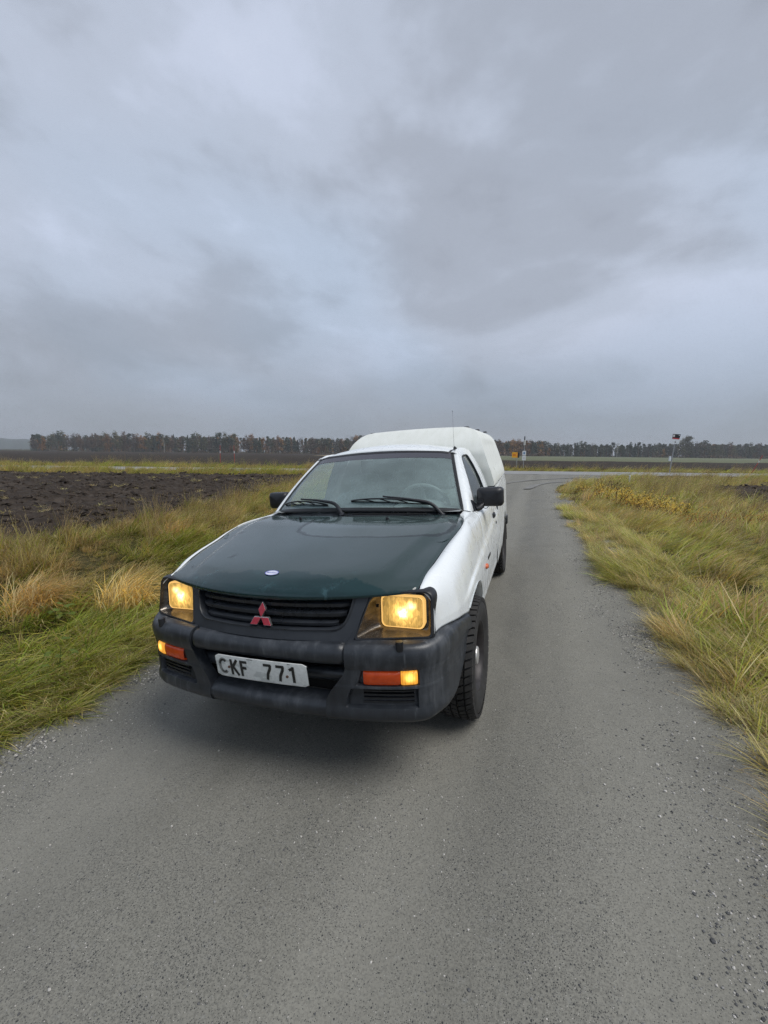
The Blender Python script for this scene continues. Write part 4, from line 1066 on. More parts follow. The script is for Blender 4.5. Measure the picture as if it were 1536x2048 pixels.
# ---------------------------------------------------------------- ground materials
def ground_mats():
    m, t, p, o = newmat('verge_soil'); v = t.add('ShaderNodeTexCoord').outputs['Object']
    n = t.noise(v, 1.3, 5, .6); n2 = t.noise(v, 14, 4, .6)
    c = t.ramp(n, [(.3, (.030, .032, .012)), (.5, (.055, .050, .020)), (.7, (.085, .070, .032))])
    t.set(p.inputs['Base Color'], t.mix(t.mr(n2, .4, .7, 0, .6), c, (.030, .026, .012))); p.inputs['Roughness'].default_value = .95; p.inputs['Specular IOR Level'].default_value = .05
    t.set(p.inputs['Normal'], t.bump(n2, .8, .05))
    # packed gravel with fines, dark and pale grit
    m, t, p, o = newmat('packed_gravel'); v = t.add('ShaderNodeTexCoord').outputs['Object']
    x, y, z = t.sep(v)
    lng = t.noise(t.vmath('MULTIPLY', v, (1, .16, 1)), 2.4, 4, .55)        # wheel-track streaks along the lane
    pat = t.noise(v, 2.6, 5, .62); fin = t.noise(v, 130, 3, .75); grt = t.noise(v, 34, 3, .65)
    c = t.ramp(t.math('ADD', t.math('MULTIPLY', lng, .55), t.math('MULTIPLY', pat, .45)), [(.34, (.158, .153, .131)), (.5, (.200, .194, .167)), (.66, (.252, .244, .211))])
    c = t.mix(t.mr(fin, .42, .64, 0, .62), c, (.085, .083, .074))
    c = t.mix(t.mr(grt, .58, .75, 0, .45), c, (.24, .24, .225))
    coarse = t.math('MULTIPLY', t.mr(t.math('ADD', t.math('MULTIPLY', pat, .6), t.math('MULTIPLY', lng, .4)), .47, .60), .9)
    def band(c_, w_): return t.mr(t.math('ABSOLUTE', t.math('SUBTRACT', x, c_)), w_, w_ * .2)
    brk = t.mr(t.noise(t.vmath('MULTIPLY', v, (1, .5, 1)), 2.2, 4, .6), .40, .62)
    coarse = t.math('ADD', coarse, t.math('MULTIPLY', brk, t.math('ADD', t.math('MULTIPLY', band(1.0, .26), .9), t.math('ADD', t.math('MULTIPLY', band(.30, .28), .6), t.math('MULTIPLY', band(-1.25, .3), .5)))), clamp=True)
    trk_ = t.math('ADD', band(.66, .34), t.math('ADD', band(-.72, .36), band(1.55, .3)))
    coarse = t.math('SUBTRACT', coarse, t.math('MULTIPLY', trk_, .45), clamp=True)
    c = t.mix(t.math('MULTIPLY', trk_, .30), c, (.225, .219, .190)); c = t.mix(t.math('MULTIPLY', coarse, .30), c, (.120, .118, .104))
    v1 = t.add('ShaderNodeTexVoronoi'); t.set(v1.inputs['Vector'], v); v1.inputs['Scale'].default_value = 210
    v2 = t.add('ShaderNodeTexVoronoi'); t.set(v2.inputs['Vector'], v); v2.inputs['Scale'].default_value = 105
    r1 = t.sep(v1.outputs['Color']); r2 = t.sep(v2.outputs['Color'])
    d1 = t.math('MULTIPLY', t.mr(v1.outputs['Distance'], .36, .22), t.math('GREATER_THAN', r1[0], t.math('SUBTRACT', .60, t.math('MULTIPLY', coarse, .45))))
    d2 = t.math('MULTIPLY', t.mr(v2.outputs['Distance'], .32, .20), t.math('GREATER_THAN', r2[0], t.math('SUBTRACT', .93, t.math('MULTIPLY', coarse, .30))))
    pc1 = t.ramp(r1[1], [(.0, (.030, .032, .033)), (.50, (.065, .066, .065)), (.76, (.15, .15, .14)), (.90, (.32, .31, .28)), (.97, (.52, .50, .46))], 'CONSTANT')
    pc2 = t.ramp(r2[1], [(.0, (.035, .037, .040)), (.5, (.080, .080, .080)), (.85, (.22, .21, .20)), (.96, (.42, .40, .37))], 'CONSTANT')
    c = t.mix(t.math('MULTIPLY', d1, .85), c, pc1); c = t.mix(t.math('MULTIPLY', d2, .9), c, pc2)
    t.set(p.inputs['Base Color'], c); t.set(p.inputs['Roughness'], t.mr(lng, .3, .7, .62, .85)); p.inputs['Specular IOR Level'].default_value = .22
    hgt = t.math('ADD', t.math('ADD', t.math('MULTIPLY', d1, .5), t.math('MULTIPLY', d2, .9)), t.math('ADD', t.math('MULTIPLY', fin, .4), t.math('MULTIPLY', grt, .5)))
    t.set(p.inputs['Normal'], t.bump(hgt, .55, .006))
    # worn asphalt of the main road
    m, t, p, o = newmat('worn_asphalt'); v = t.add('ShaderNodeTexCoord').outputs['Object']
    n = t.noise(t.vmath('MULTIPLY', v, (.35, 1, 1)), .8, 4); f2 = t.noise(v, 40, 3, .7)
    c = t.ramp(n, [(.3, (.19, .19, .185)), (.7, (.27, .27, .262))]); t.set(p.inputs['Base Color'], t.mix(t.mr(f2, .35, .7, 0, .3), c, (.14, .14, .14)))
    p.inputs['Roughness'].default_value = .7; t.set(p.inputs['Normal'], t.bump(f2, .4, .01))
    # ploughed clay
    def soil(name, k):
        m, t, p, o = newmat(name); v = t.add('ShaderNodeTexCoord').outputs['Object']
        n = t.noise(v, .7, 5, .6); n2 = t.noise(v, 7, 5, .65); n3 = t.noise(v, 45, 3, .7)
        c = t.ramp(t.math('ADD', t.math('MULTIPLY', n, .4), t.math('MULTIPLY', n2, .6)), [(.32, (.016 * k, .0122 * k, .0098 * k)), (.52, (.036 * k, .028 * k, .022 * k)), (.70, (.080 * k, .064 * k, .050 * k))])
        c = t.mix(t.mr(n3, .66, .74, 0, .55), c, (.16 * k, .135 * k, .095 * k))
        t.set(p.inputs['Base Color'], c); t.set(p.inputs['Roughness'], t.mr(n2, .3, .7, .75, .95)); p.inputs['Specular IOR Level'].default_value = .15
        t.set(p.inputs['Normal'], t.bump(t.math('ADD', n2, t.math('MULTIPLY', n3, .5)), .7, .03))
    soil('ploughed_clay', 1.15); soil('clod_clay', 1.6)
    m, t, p, o = newmat('far_clay'); v = t.add('ShaderNodeTexCoord').outputs['Object']
    n = t.noise(t.vmath('MULTIPLY', v, (.25, 1, 1)), .35, 5, .7); n2 = t.noise(t.vmath('MULTIPLY', v, (.5, 1.0, 1)), 1.7, 4, .7)
    t.set(p.inputs['Base Color'], t.ramp(t.math('ADD', t.math('MULTIPLY', n, .5), t.math('MULTIPLY', n2, .5)), [(.3, (.018, .0145, .012)), (.5, (.038, .031, .025)), (.7, (.078, .062, .047))])); p.inputs['Roughness'].default_value = .95; p.inputs['Specular IOR Level'].default_value = .1
    t.set(p.inputs['Normal'], t.bump(n2, 1.0, .3))
    pbr('autumn_crop', (.090, .100, .045), .95, var=.22, scale=.08, detail=5)
    pbr('stubble', (.22, .175, .10), .95, var=.25, scale=.1, detail=5)
    for nm, cs_ in (('gravel_dark', [(.045, .046, .048), (.10, .10, .10)]), ('gravel_grey', [(.13, .13, .125), (.24, .235, .225)]), ('gravel_pale', [(.34, .32, .29), (.50, .48, .45)])):
        m, t, p, o = newmat(nm); oi = t.add('ShaderNodeObjectInfo'); v = t.add('ShaderNodeTexCoord').outputs['Object']
        t.set(p.inputs['Base Color'], t.mix(t.math('ADD', t.math('MULTIPLY', oi.outputs['Random'], .7), t.math('MULTIPLY', t.noise(v, 3, 3), .3)), cs_[0], cs_[1])); p.inputs['Roughness'].default_value = .7
    # grass blades: colour from the blade, shifted a little for every tuft
    m, t, p, o = newmat('grass_blade')
    at = t.add('ShaderNodeVertexColor'); at.layer_name = 'Col'; oi = t.add('ShaderNodeObjectInfo')
    hs = t.add('ShaderNodeHueSaturation'); t.set(hs.inputs['Color'], at.outputs[0])
    t.set(hs.inputs['Hue'], t.mr(oi.outputs['Random'], 0, 1, .485, .515, False)); 
    rnd2 = t.math('FRACT', t.math('MULTIPLY', oi.outputs['Random'], 17.31))
    t.set(hs.inputs['Value'], t.mr(rnd2, 0, 1, .72, 1.28, False))
    t.set(p.inputs['Base Color'], hs.outputs[0]); p.inputs['Roughness'].default_value = .55; p.inputs['Specular IOR Level'].default_value = .3
    tl = t.add('ShaderNodeBsdfTranslucent'); t.set(tl.inputs[0], hs.outputs[0]); mx = t.add('ShaderNodeMixShader'); mx.inputs[0].default_value = .45
    t.link(p.outputs[0], mx.inputs[1]); t.link(tl.outputs[0], mx.inputs[2]); t.link(mx.outputs[0], o.inputs[0])
ground_mats()
# ---------------------------------------------------------------- sheets
def sheet(name, X, Y, mat, dz=0, zfun=None, kind='structure', label=None, cat=None):
    Z = terrain(X, Y) + dz
    if zfun is not None: Z = Z + zfun(X, Y)
    n_, m_ = X.shape
    V = np.stack([X.ravel(), Y.ravel(), Z.ravel()], 1)
    me = bpy.data.meshes.new(name)
    i, j = np.meshgrid(np.arange(n_ - 1), np.arange(m_ - 1), indexing='ij'); a_ = (i * m_ + j).ravel()
    F = np.stack([a_, a_ + 1, a_ + m_ + 1, a_ + m_], 1)
    me.vertices.add(len(V)); me.vertices.foreach_set('co', V.ravel()); me.loops.add(F.size); me.loops.foreach_set('vertex_index', F.ravel().astype(np.int32))
    me.polygons.add(len(F)); me.polygons.foreach_set('loop_start', np.arange(0, F.size, 4, dtype=np.int32)); me.polygons.foreach_set('use_smooth', np.ones(len(F), bool))
    me.update(calc_edges=True)
    if me.polygons[0].normal.z < 0: me.flip_normals()
    ob = mobj(name, me, mat); ob['kind'] = kind
    if label: tag(ob, label, cat)
    return ob
def graded(lo, hi, step, far, grow=1.18):
    a_ = list(np.arange(lo, hi + 1e-6, step)); s_ = step; v_ = a_[-1]
    while v_ < far: s_ *= grow; v_ += s_; a_.append(v_)
    s_ = step; v_ = a_[0]; b_ = []
    while v_ > -far: s_ *= grow; v_ -= s_; b_.append(v_)
    return np.array(b_[::-1] + a_)
gx = graded(-14, 14, .20, 3500); gy = graded(-8, 44, .30, 3500)
GX, GY = np.meshgrid(gx, gy, indexing='ij')
sheet('ground', GX, GY, MATS['verge_soil'], -.012, lambda x, y: (fbm(x * .9, y * .9, 3, 3) - .5) * .07 * sst(np.abs(x - .15), 2.2, 3.4) * (1 - sst(np.abs(y), 60, 90)))
# lane with its flared mouth on the main road
RE_ = crv([(2.2, -14), (2.16, -8), (2.10, -4), (2.07, -1), (2.06, .6), (2.04, 1.7), (1.95, 4), (1.78, 7.6), (1.66, 12), (1.68, 14.4), (1.95, 17), (2.75, 21.5), (4.1, 26.6), (5.2, 29.6), (8.2, 33.6), (14, 36.6)], 260)
LE_ = crv([(-1.75, -14), (-1.72, -8), (-1.66, -4), (-1.62, -1), (-1.68, .3), (-1.75, 2), (-1.85, 5), (-1.95, 8), (-2.1, 12), (-2.5, 15), (-4.0, 19), (-6.5, 22.5), (-9.5, 24.6), (-13, 25.6), (-18, 25.6), (-22, 24.6)], 260)
jr = (fbm(RE_[:, 1] * 2.6, RE_[:, 1] * 0, 4, 5) - .5) * .10; jl = (fbm(LE_[:, 1] * 2.6, LE_[:, 1] * 0 + 9, 4, 6) - .5) * .10
RE_[:, 0] += jr; LE_[:, 0] += jl
ks = np.linspace(0, 1, 40)[None, :]
sh_ = .42 * (1 - sst(LE_[:, 1:2], 9, 16)); LW = LE_[:, :1] - sh_; RW_ = RE_[:, :1] + sh_      # gravel shoulder runs on under the grass
RX = LW * (1 - ks) + RW_ * ks; RY = LE_[:, 1:] * (1 - ks) + RE_[:, 1:] * ks
def rut(x, y):
    return -.012 * np.exp(-((x - .78) / .26) ** 2) - .012 * np.exp(-((x + .70) / .26) ** 2) + (fbm(x * 1.4, y * .8, 3, 11) - .5) * .012
sheet('gravel_road', RX, RY, MATS['packed_gravel'], .004, rut)
# dark tyre sweeps at the mouth of the lane
pbr('tyre_mark', (.165, .162, .150), .75, var=.3, scale=5)
for pts_ in ([(.75, 15.5), (1.2, 19), (2.9, 24), (7, 29.5), (13, 34.0)], [(-.7, 15.5), (-.5, 19.5), (1.0, 25), (5, 31), (11, 35.2)]):
    c_ = crv(pts_, 60); t2 = np.gradient(c_, axis=0); t2 /= np.linalg.norm(t2, axis=1)[:, None]; n2 = np.stack([-t2[:, 1], t2[:, 0]], 1); wd_ = .14 + .09 * vnoise(np.arange(60) * .3, np.zeros(60), 3)
    L_ = np.stack([c_ - n2 * wd_[:, None], c_ + n2 * wd_[:, None]], 1); tm = grid('tyre_mark', np.dstack([L_[..., 0], L_[..., 1], terrain(L_[..., 0], L_[..., 1]) + .022]), MATS['tyre_mark'], bpy.data.objects['gravel_road'], sharp=0)
# main road
dvec = np.array([CN[1], -CN[0]])
sa = graded(-80, 80, 2.0, 900, 1.12); sb = np.linspace(-3.1, 3.1, 9)
A_, B_ = np.meshgrid(sa, sb, indexing='ij')
o0 = CAM[:2] + CN * 35
sheet('main_road', o0[0] + dvec[0] * A_ + CN[0] * B_, o0[1] + dvec[1] * A_ + CN[1] * B_, MATS['worn_asphalt'], .012)
# fields: rows across (a along the main road, d = depth from the camera)
def field_grid(da, dd): 
    A2, D2 = np.meshgrid(da, dd, indexing='ij'); p = CAM[:2]
    return p[0] + dvec[0] * A2 + CN[0] * D2, p[1] + dvec[1] * A2 + CN[1] * D2
X2, Y2 = field_grid(graded(-120, 120, 3.0, 1500, 1.15), np.r_[44.5, 46, 50, 56, 64, 76, 92, 112, 140, 180, 240, 320])
sheet('far_ploughed_field', X2, Y2, MATS['far_clay'], .06, lambda x, y: fbm(x * .4, y * .4, 3, 21) * .22)
X2, Y2 = field_grid(np.r_[np.linspace(20, 120, 15), 200, 400, 900], np.r_[93, 95, 98, 102, 110, 140, 180, 240, 330])
sheet('green_field', X2, Y2, MATS['autumn_crop'], .34, lambda x, y: -.34 * (1 - sst(depth(x, y), 93, 102)))
X2, Y2 = field_grid(np.r_[np.linspace(-25, 120, 15), 200, 400, 900], np.r_[150, 190, 250, 331])
sheet('stubble_field', X2, Y2, MATS['stubble'], .30)
# ploughed fields next to the lane: furrow slices and clods
def clods(x, y, seed):
    a_ = (x * dvec[0] + y * dvec[1]); d_ = (x * CN[0] + y * CN[1])
    w_ = (fbm(a_ * .5, d_ * .5, 2, seed) - .5) * .9
    fur = np.abs(((d_ + w_) / .62) % 1 - .5) * 2
    r1 = 1 - np.abs(2 * fbm(a_ * 1.8, d_ * 3.4, 4, seed + 3) - 1); r2 = 1 - np.abs(2 * fbm(a_ * 5.5, d_ * 8.0, 3, seed + 9) - 1)
    return .02 + .17 * fur * fbm(a_ * .8, d_ * .6, 2, seed + 5) + .20 * (r1 - .55) + .12 * (r2 - .5)
def plough(name, edge_pts, far_d, span, label, step, seed, sgn):
    """strip from an edge line out to far_d, rows along depth"""
    e_ = np.array(edge_pts, float); yy = np.arange(e_[0, 1], e_[-1, 1], step)
    ex = np.interp(yy, e_[:, 1], e_[:, 0]); tt = np.r_[np.arange(0, 6, step), 6 + np.cumsum(step * 1.035 ** np.arange(1, 130))]; tt = tt[tt < span]
    X3 = ex[:, None] + sgn * tt[None, :] + 0 * yy[:, None]; Y3 = yy[:, None] - sgn * tt[None, :] * (dvec[1] / dvec[0]) * (-1) * 1.0
    f_ = lambda x, y: clods(x, y, seed) * sst(np.broadcast_to(tt[None, :], X3.shape), 0, .7) * (1 - sst(depth(x, y), far_d - 1.2, far_d)) - .25 * sst(depth(x, y), far_d - .6, far_d + .3) - .05
    return sheet(name, X3, Y3, MATS['ploughed_clay'], .0, f_)
plough('ploughed_field_left', [(-6.0, -6), (-6.8, 0), (-7.2, 4), (-7.7, 8), (-8.6, 12), (-10.6, 18), (-13, 24)], 27.5, 46, '', .075, 31, -1)
plough('ploughed_field_right', [(7.4, 9), (7.3, 13), (7.4, 17), (7.9, 21), (9.6, 26)], 21.5, 26, '', .09, 77, 1)
# ================================================================== scattered cover (grass, grit, clods)
PROTO = bpy.data.collections.new('cover_prototypes')      # never linked: only a source of meshes
def cset(name): 
    c_ = bpy.data.collections.new(name); return c_
def proto(coll, name, V, F, mat, cols=None, smooth=False):
    me = bpy.data.meshes.new(name); V = np.asarray(V, float)
    me.from_pydata([tuple(v) for v in V], [], F)
    if cols is not None:
        at = me.color_attributes.new('Col', 'FLOAT_COLOR', 'POINT'); at.data.foreach_set('color', np.c_[np.asarray(cols, float), np.ones(len(V))].ravel())
    if smooth: me.polygons.foreach_set('use_smooth', [True] * len(me.polygons))
    me.materials.append(mat); ob = bpy.data.objects.new(name, me); coll.objects.link(ob); return ob
def blade(V, F, C, base, az, L, lean, droop, w_, col, seg=4, rs=None):
    """one bent leaf: starts leaning by lean (radians from upright) and bends over by droop"""
    d0 = np.array([math.cos(az), math.sin(az), 0]); sd_ = np.array([-math.sin(az), math.cos(az), 0]); p = np.array(base, float); k0 = len(V)
    for i in range(seg + 1):
        t_ = i / seg; ang = lean + droop * t_ ** 1.3; wt = w_ * (1 - t_ ** 2.2) * .5 + .0003
        V.append(p - sd_ * wt); V.append(p + sd_ * wt); C.append(col); C.append(col)
        p = p + (d0 * math.sin(ang) + np.array([0, 0, 1]) * math.cos(ang)) * (L / seg)
    for i in range(seg): F.append((k0 + 2 * i, k0 + 2 * i + 1, k0 + 2 * i + 3, k0 + 2 * i + 2))
PAL = dict(
    green=[(0.235, 0.308, 0.038), (0.306, 0.370, 0.054), (0.364, 0.407, 0.069), (0.141, 0.204, 0.029)],
    olive=[(0.454, 0.419, 0.075), (0.550, 0.486, 0.100), (0.358, 0.337, 0.058), (0.330, 0.337, 0.056)],
    straw=[(0.600, 0.480, 0.216), (0.696, 0.564, 0.288), (0.504, 0.384, 0.168), (0.420, 0.312, 0.132)],
    gold=[(0.658, 0.435, 0.098), (0.557, 0.338, 0.078), (0.734, 0.507, 0.137)],
    brown=[(0.275, 0.200, 0.094), (0.338, 0.250, 0.125), (0.213, 0.150, 0.075), (0.413, 0.312, 0.175)],
    pale=[(0.544, 0.487, 0.235), (0.648, 0.574, 0.296), (0.415, 0.387, 0.163)])
def tuft(coll, name, n, spread, Ls, leans, droops, w_, mix, azs=.7, seg=4, seed=0, heads=0):
    r = random.Random(seed); V, F, C = [], [], []
    keys, wts = list(mix), list(mix.values())
    for i in range(n):
        rr = spread * math.sqrt(r.random()); a_ = r.random() * 6.283
        az = r.gauss(0, azs); L = r.uniform(*Ls); col = np.array(r.choice(PAL[r.choices(keys, wts)[0]])) * r.uniform(.75, 1.25)
        blade(V, F, C, (rr * math.cos(a_), rr * math.sin(a_), -.02), az, L, r.uniform(*leans), r.uniform(*droops), w_ * r.uniform(.6, 1.3), col, seg)
        if heads and r.random() < heads:        # a feathery seed head
            p = (V[-1] + V[-2]) / 2; dr = V[-1] - V[-3]; dr = dr / (np.linalg.norm(dr) + 1e-9); hc = np.array(r.choice(PAL['brown'])) * 1.2
            for q in range(5):
                b0 = p - dr * .02 * q; ang = r.random() * 6.28
                blade(V, F, C, b0, ang, .028, .5, .5, .004, hc, 1)
    return proto(coll, name, V, F, MATS['grass_blade'], C)
def scatter(name, pts, rot, scl, idx, coll, label, cat):
    """instances picked from coll on given points: one object, nobody could count it"""
    me = bpy.data.meshes.new(name); me.vertices.add(len(pts)); me.vertices.foreach_set('co', np.asarray(pts, np.float32).ravel())
    for nm, typ, dat in (('rot', 'FLOAT_VECTOR', rot), ('scl', 'FLOAT_VECTOR', scl)):
        at = me.attributes.new(nm, typ, 'POINT'); at.data.foreach_set('vector', np.asarray(dat, np.float32).ravel())
    at = me.attributes.new('idx', 'INT', 'POINT'); at.data.foreach_set('value', np.asarray(idx, np.int32))
    ob = mobj(name, me); tag(ob, label, cat, kind='stuff')
    g = bpy.data.node_groups.new(name, 'GeometryNodeTree'); g.interface.new_socket('Geometry', in_out='INPUT', socket_type='NodeSocketGeometry'); g.interface.new_socket('Geometry', in_out='OUTPUT', socket_type='NodeSocketGeometry')
    N = g.nodes; gi = N.new('NodeGroupInput'); go = N.new('NodeGroupOutput'); ip = N.new('GeometryNodeInstanceOnPoints'); ci = N.new('GeometryNodeCollectionInfo')
    ci.inputs['Collection'].default_value = coll; ci.inputs['Separate Children'].default_value = True; ci.inputs['Reset Children'].default_value = True
    def na(n_, t_):
        q = N.new('GeometryNodeInputNamedAttribute'); q.data_type = t_; q.inputs['Name'].default_value = n_; return q.outputs['Attribute']
    e2r = N.new('FunctionNodeEulerToRotation'); g.links.new(na('rot', 'FLOAT_VECTOR'), e2r.inputs[0])
    g.links.new(gi.outputs[0], ip.inputs['Points']); g.links.new(ci.outputs[0], ip.inputs['Instance']); ip.inputs['Pick Instance'].default_value = True
    g.links.new(na('idx', 'INT'), ip.inputs['Instance Index']); g.links.new(e2r.outputs[0], ip.inputs['Rotation']); g.links.new(na('scl', 'FLOAT_VECTOR'), ip.inputs['Scale'])
    g.links.new(ip.outputs[0], go.inputs[0])
    md = ob.modifiers.new('scatter', 'NODES'); md.node_group = g
    return ob
def in_view(x, y, z, mx=.11):
    d_ = np.stack([x - CAM[0], y - CAM[1], z - CAM[2]], -1); q = d_ @ CR.T
    u = q[..., 0] / np.maximum(q[..., 2], .01) * .8737 / .768; v = q[..., 1] / np.maximum(q[..., 2], .01) * .8737 / 1.024
    return (q[..., 2] > .3) & (np.abs(u) < 1 + mx * 6) & (np.abs(v) < 1 + mx * 6)
def road_right(y): return np.interp(y, RE_[:, 1], RE_[:, 0])
def road_left(y): return np.interp(y, LE_[:140, 1], LE_[:140, 0])
FE = np.array([(-6.0, -6), (-6.8, 0), (-7.2, 4), (-7.7, 8), (-8.6, 12), (-10.6, 18), (-13, 24)]); FR = np.array([(7.4, 9), (7.3, 13), (7.4, 17), (7.9, 21), (9.6, 26)])

# --- tuft kinds, alphabetical order gives the index
GC = cset('tuft_kinds')
K = {}
def addk(kind, **kw):
    for s_ in range(3):
        K.setdefault(kind, []).append(len(GC.objects)); tuft(GC, 'k%03d_%s' % (len(GC.objects), kind), seed=hash(kind) % 97 + s_ * 31 if False else (len(GC.objects) * 13 + 5), **kw)
addk('long_green', n=44, spread=.12, Ls=(.30, .68), leans=(.65, 1.30), droops=(.25, .75), w_=.0105, mix=dict(green=.62, olive=.28, straw=.10), azs=.55, seg=5)
addk('long_olive', n=42, spread=.12, Ls=(.30, .68), leans=(.65, 1.30), droops=(.25, .75), w_=.0095, mix=dict(green=.18, olive=.50, straw=.22, pale=.10), azs=.55, seg=5)
addk('straw', n=54, spread=.12, Ls=(.28, .62), leans=(.4, 1.15), droops=(.4, 1.0), w_=.0070, mix=dict(straw=.62, gold=.22, olive=.10, brown=.06), azs=.6, seg=5)
addk('brown', n=46, spread=.13, Ls=(.30, .70), leans=(.05, .60), droops=(.2, .8), w_=.0034, mix=dict(brown=.62, straw=.20, olive=.18), azs=.9, seg=4, heads=.5)
addk('short', n=42, spread=.12, Ls=(.08, .24), leans=(.2, 1.1), droops=(.2, 1.0), w_=.0070, mix=dict(green=.22, olive=.33, pale=.25, straw=.12, brown=.08), azs=1.6, seg=3)
addk('thatch', n=46, spread=.15, Ls=(.14, .36), leans=(.8, 1.35), droops=(.1, .5), w_=.0058, mix=dict(pale=.30, straw=.26, brown=.26, olive=.18), azs=1.3, seg=3)
addk('dock', n=14, spread=.08, Ls=(.16, .34), leans=(.4, 1.0), droops=(.4, .9), w_=.035, mix=dict(green=1.0), azs=2.4, seg=5)
addk('yellowing', n=40, spread=.11, Ls=(.24, .50), leans=(.65, 1.3), droops=(.25, .75), w_=.0095, mix=dict(olive=.46, gold=.24, straw=.20, green=.10), azs=.6, seg=5)

def lay(name, X, Y, kinds, sc, label, wind=-.28, wj=.5):
    """kinds: list of kind names per point"""
    n_ = len(X); Z = terrain(X, Y) - .012
    wdir = wind + (fbm(X * .35, Y * .35, 2, 41) - .5) * 3.0 * wj + RNG.normal(0, .30, n_)
    tilt = (fbm(X * .8, Y * .8, 2, 43) - .3) * .35
    rot = np.stack([RNG.normal(0, .10, n_), tilt + RNG.normal(0, .08, n_), wdir], 1)
    idx = np.array([K[k][int(r)] for k, r in zip(kinds, RNG.integers(0, 3, n_))])
    scl = np.stack([sc, sc, sc * RNG.uniform(.8, 1.15, n_)], 1)
    scatter(name, np.stack([X, Y, Z], 1), rot, scl, idx, GC, label, 'grass')
def pick(p): # p: dict kind->weight arrays
    ks_ = list(p); Wt = np.stack([np.broadcast_to(np.asarray(p[k], float), len(next(iter(v for v in p.values() if np.ndim(v))))) for k in ks_], 1); Wt = np.clip(Wt, 1e-6, None); Wt /= Wt.sum(1)[:, None]
    cs_ = Wt.cumsum(1); r = RNG.random(len(Wt))[:, None]; return [ks_[i] for i in (r > cs_).sum(1)]
def thin(X, Y, dens):   # keep a share of the points, fewer farther off
    keep = RNG.random(len(X)) < dens; return X[keep], Y[keep]
def sample(x0, x1, y0, y1, per):
    n_ = int((x1 - x0) * (y1 - y0) * per); X = RNG.uniform(x0, x1, n_); Y = RNG.uniform(y0, y1, n_)
    k = in_view(X, Y, terrain(X, Y) + .2); return X[k], Y[k]
# left verge
X, Y = sample(-17, -1.5, -3.2, 25, 78)
dcam = np.hypot(X - CAM[0], Y - CAM[1])
edge_ = road_left(Y) - X; fe = np.interp(Y, FE[:, 1], FE[:, 0])
ok = (edge_ > .05 + .20 * (fbm(X * 0, Y * 1.6, 4, 67) - .5) * 2) & (X > fe - .25 + (fbm(Y * 1.2, X * 1.2, 2, 8) - .5) * 1.2) & (depth(X, Y) < 30)
ok &= RNG.random(len(X)) < np.clip(np.where(edge_ < .06, .8, 1.0), 0, 1) * np.interp(dcam, [3, 7, 14, 28], [1, .6, .30, .20])
X, Y = X[ok], Y[ok]; edge_ = road_left(Y) - X; fe = np.interp(Y, FE[:, 1], FE[:, 0]); dcam = np.hypot(X - CAM[0], Y - CAM[1])
n1 = fbm(X * .55, Y * .55, 3, 51); n2 = fbm(X * .9 + 7, Y * .9, 3, 52); rim = 1 - sst(edge_, .12, .75)
tofield = 1 - sst(X - fe, .3, 2.6)
kk = pick(dict(long_green=(1 - tofield * .75) * sst(n1, .42, .54) * 2.0 * (1 - rim * .7), long_olive=1.0 * (1 - rim * .5) + 0 * n1, straw=sst(n2, .52, .64) * 1.9 * (1 - rim * .6) + tofield * .6, brown=tofield * .8 + .03, thatch=.16 + rim * 1.0, short=rim * 1.6, dock=.012 + 0 * n1, yellowing=sst(n2, .48, .40) * .35))
sc = np.interp(dcam, [2, 6, 14, 28], [.60, .64, .80, 1.15]) * RNG.uniform(.75, 1.2, len(X)) * np.where(edge_ < .12, .62, np.where(edge_ < .5, .85, 1.0))
q_ = fbm(X * 1.7, Y * 1.7, 3, 95); sc = sc * (.50 + .95 * sst(q_, .34, .66)); lay('verge_grass', X, Y, kk, sc, 'long wind-laid green and straw grass on the verge left of the truck')
# right verge
X, Y = sample(1.7, 12, -3.2, 31, 84)
dcam = np.hypot(X - CAM[0], Y - CAM[1]); edge_ = X - road_right(Y); fr = np.interp(Y, FR[:, 1], FR[:, 0])
ok = (edge_ > .05 + .20 * (fbm(X * 0, Y * 1.6, 4, 66) - .5) * 2) & ~((X > fr + .3 + (fbm(Y * 1.2, X * 1.2, 2, 9) - .5) * 1.0) & (Y > 9.5) & (depth(X, Y) < 21)) & (depth(X, Y) < 31)
ok &= RNG.random(len(X)) < np.where(edge_ < .06, .8, 1.0) * np.interp(dcam, [3, 7, 14, 28], [1, .6, .32, .20])
X, Y = X[ok], Y[ok]; edge_ = X - road_right(Y); dcam = np.hypot(X - CAM[0], Y - CAM[1]); fr = np.interp(Y, FR[:, 1], FR[:, 0])
n1 = fbm(X * .6, Y * .6, 3, 61); n2 = fbm(X * .8 + 3, Y * .8, 3, 62); rim = 1 - sst(edge_, .15, .9); bank = sst(edge_, 1.9, 3.6)
kk = pick(dict(long_green=sst(n1, .48, .60) * .7 * (1 - rim * .6), long_olive=.8 * (1 - rim * .5) + 0 * n1, straw=sst(n2, .50, .60) * 1.9 + bank * .45, brown=bank * .55 + .04, thatch=.35 + rim * 1.3, short=rim * 1.6, dock=.006 + 0 * n1, yellowing=1.5 * (1 - rim * .4) * (1 - bank * .4)))
sc = np.interp(dcam, [2, 6, 14, 28], [.60, .64, .76, 1.05]) * RNG.uniform(.75, 1.2, len(X)) * np.where(edge_ < .12, .62, np.where(edge_ < .5, .85, 1.0))
q_ = fbm(X * 1.7, Y * 1.7, 3, 96); sc = sc * (.50 + .95 * sst(q_, .34, .66)); lay('verge_grass', X, Y, kk, sc, 'yellowing wind-laid grass on the verge right of the gravel road', wind=.15)
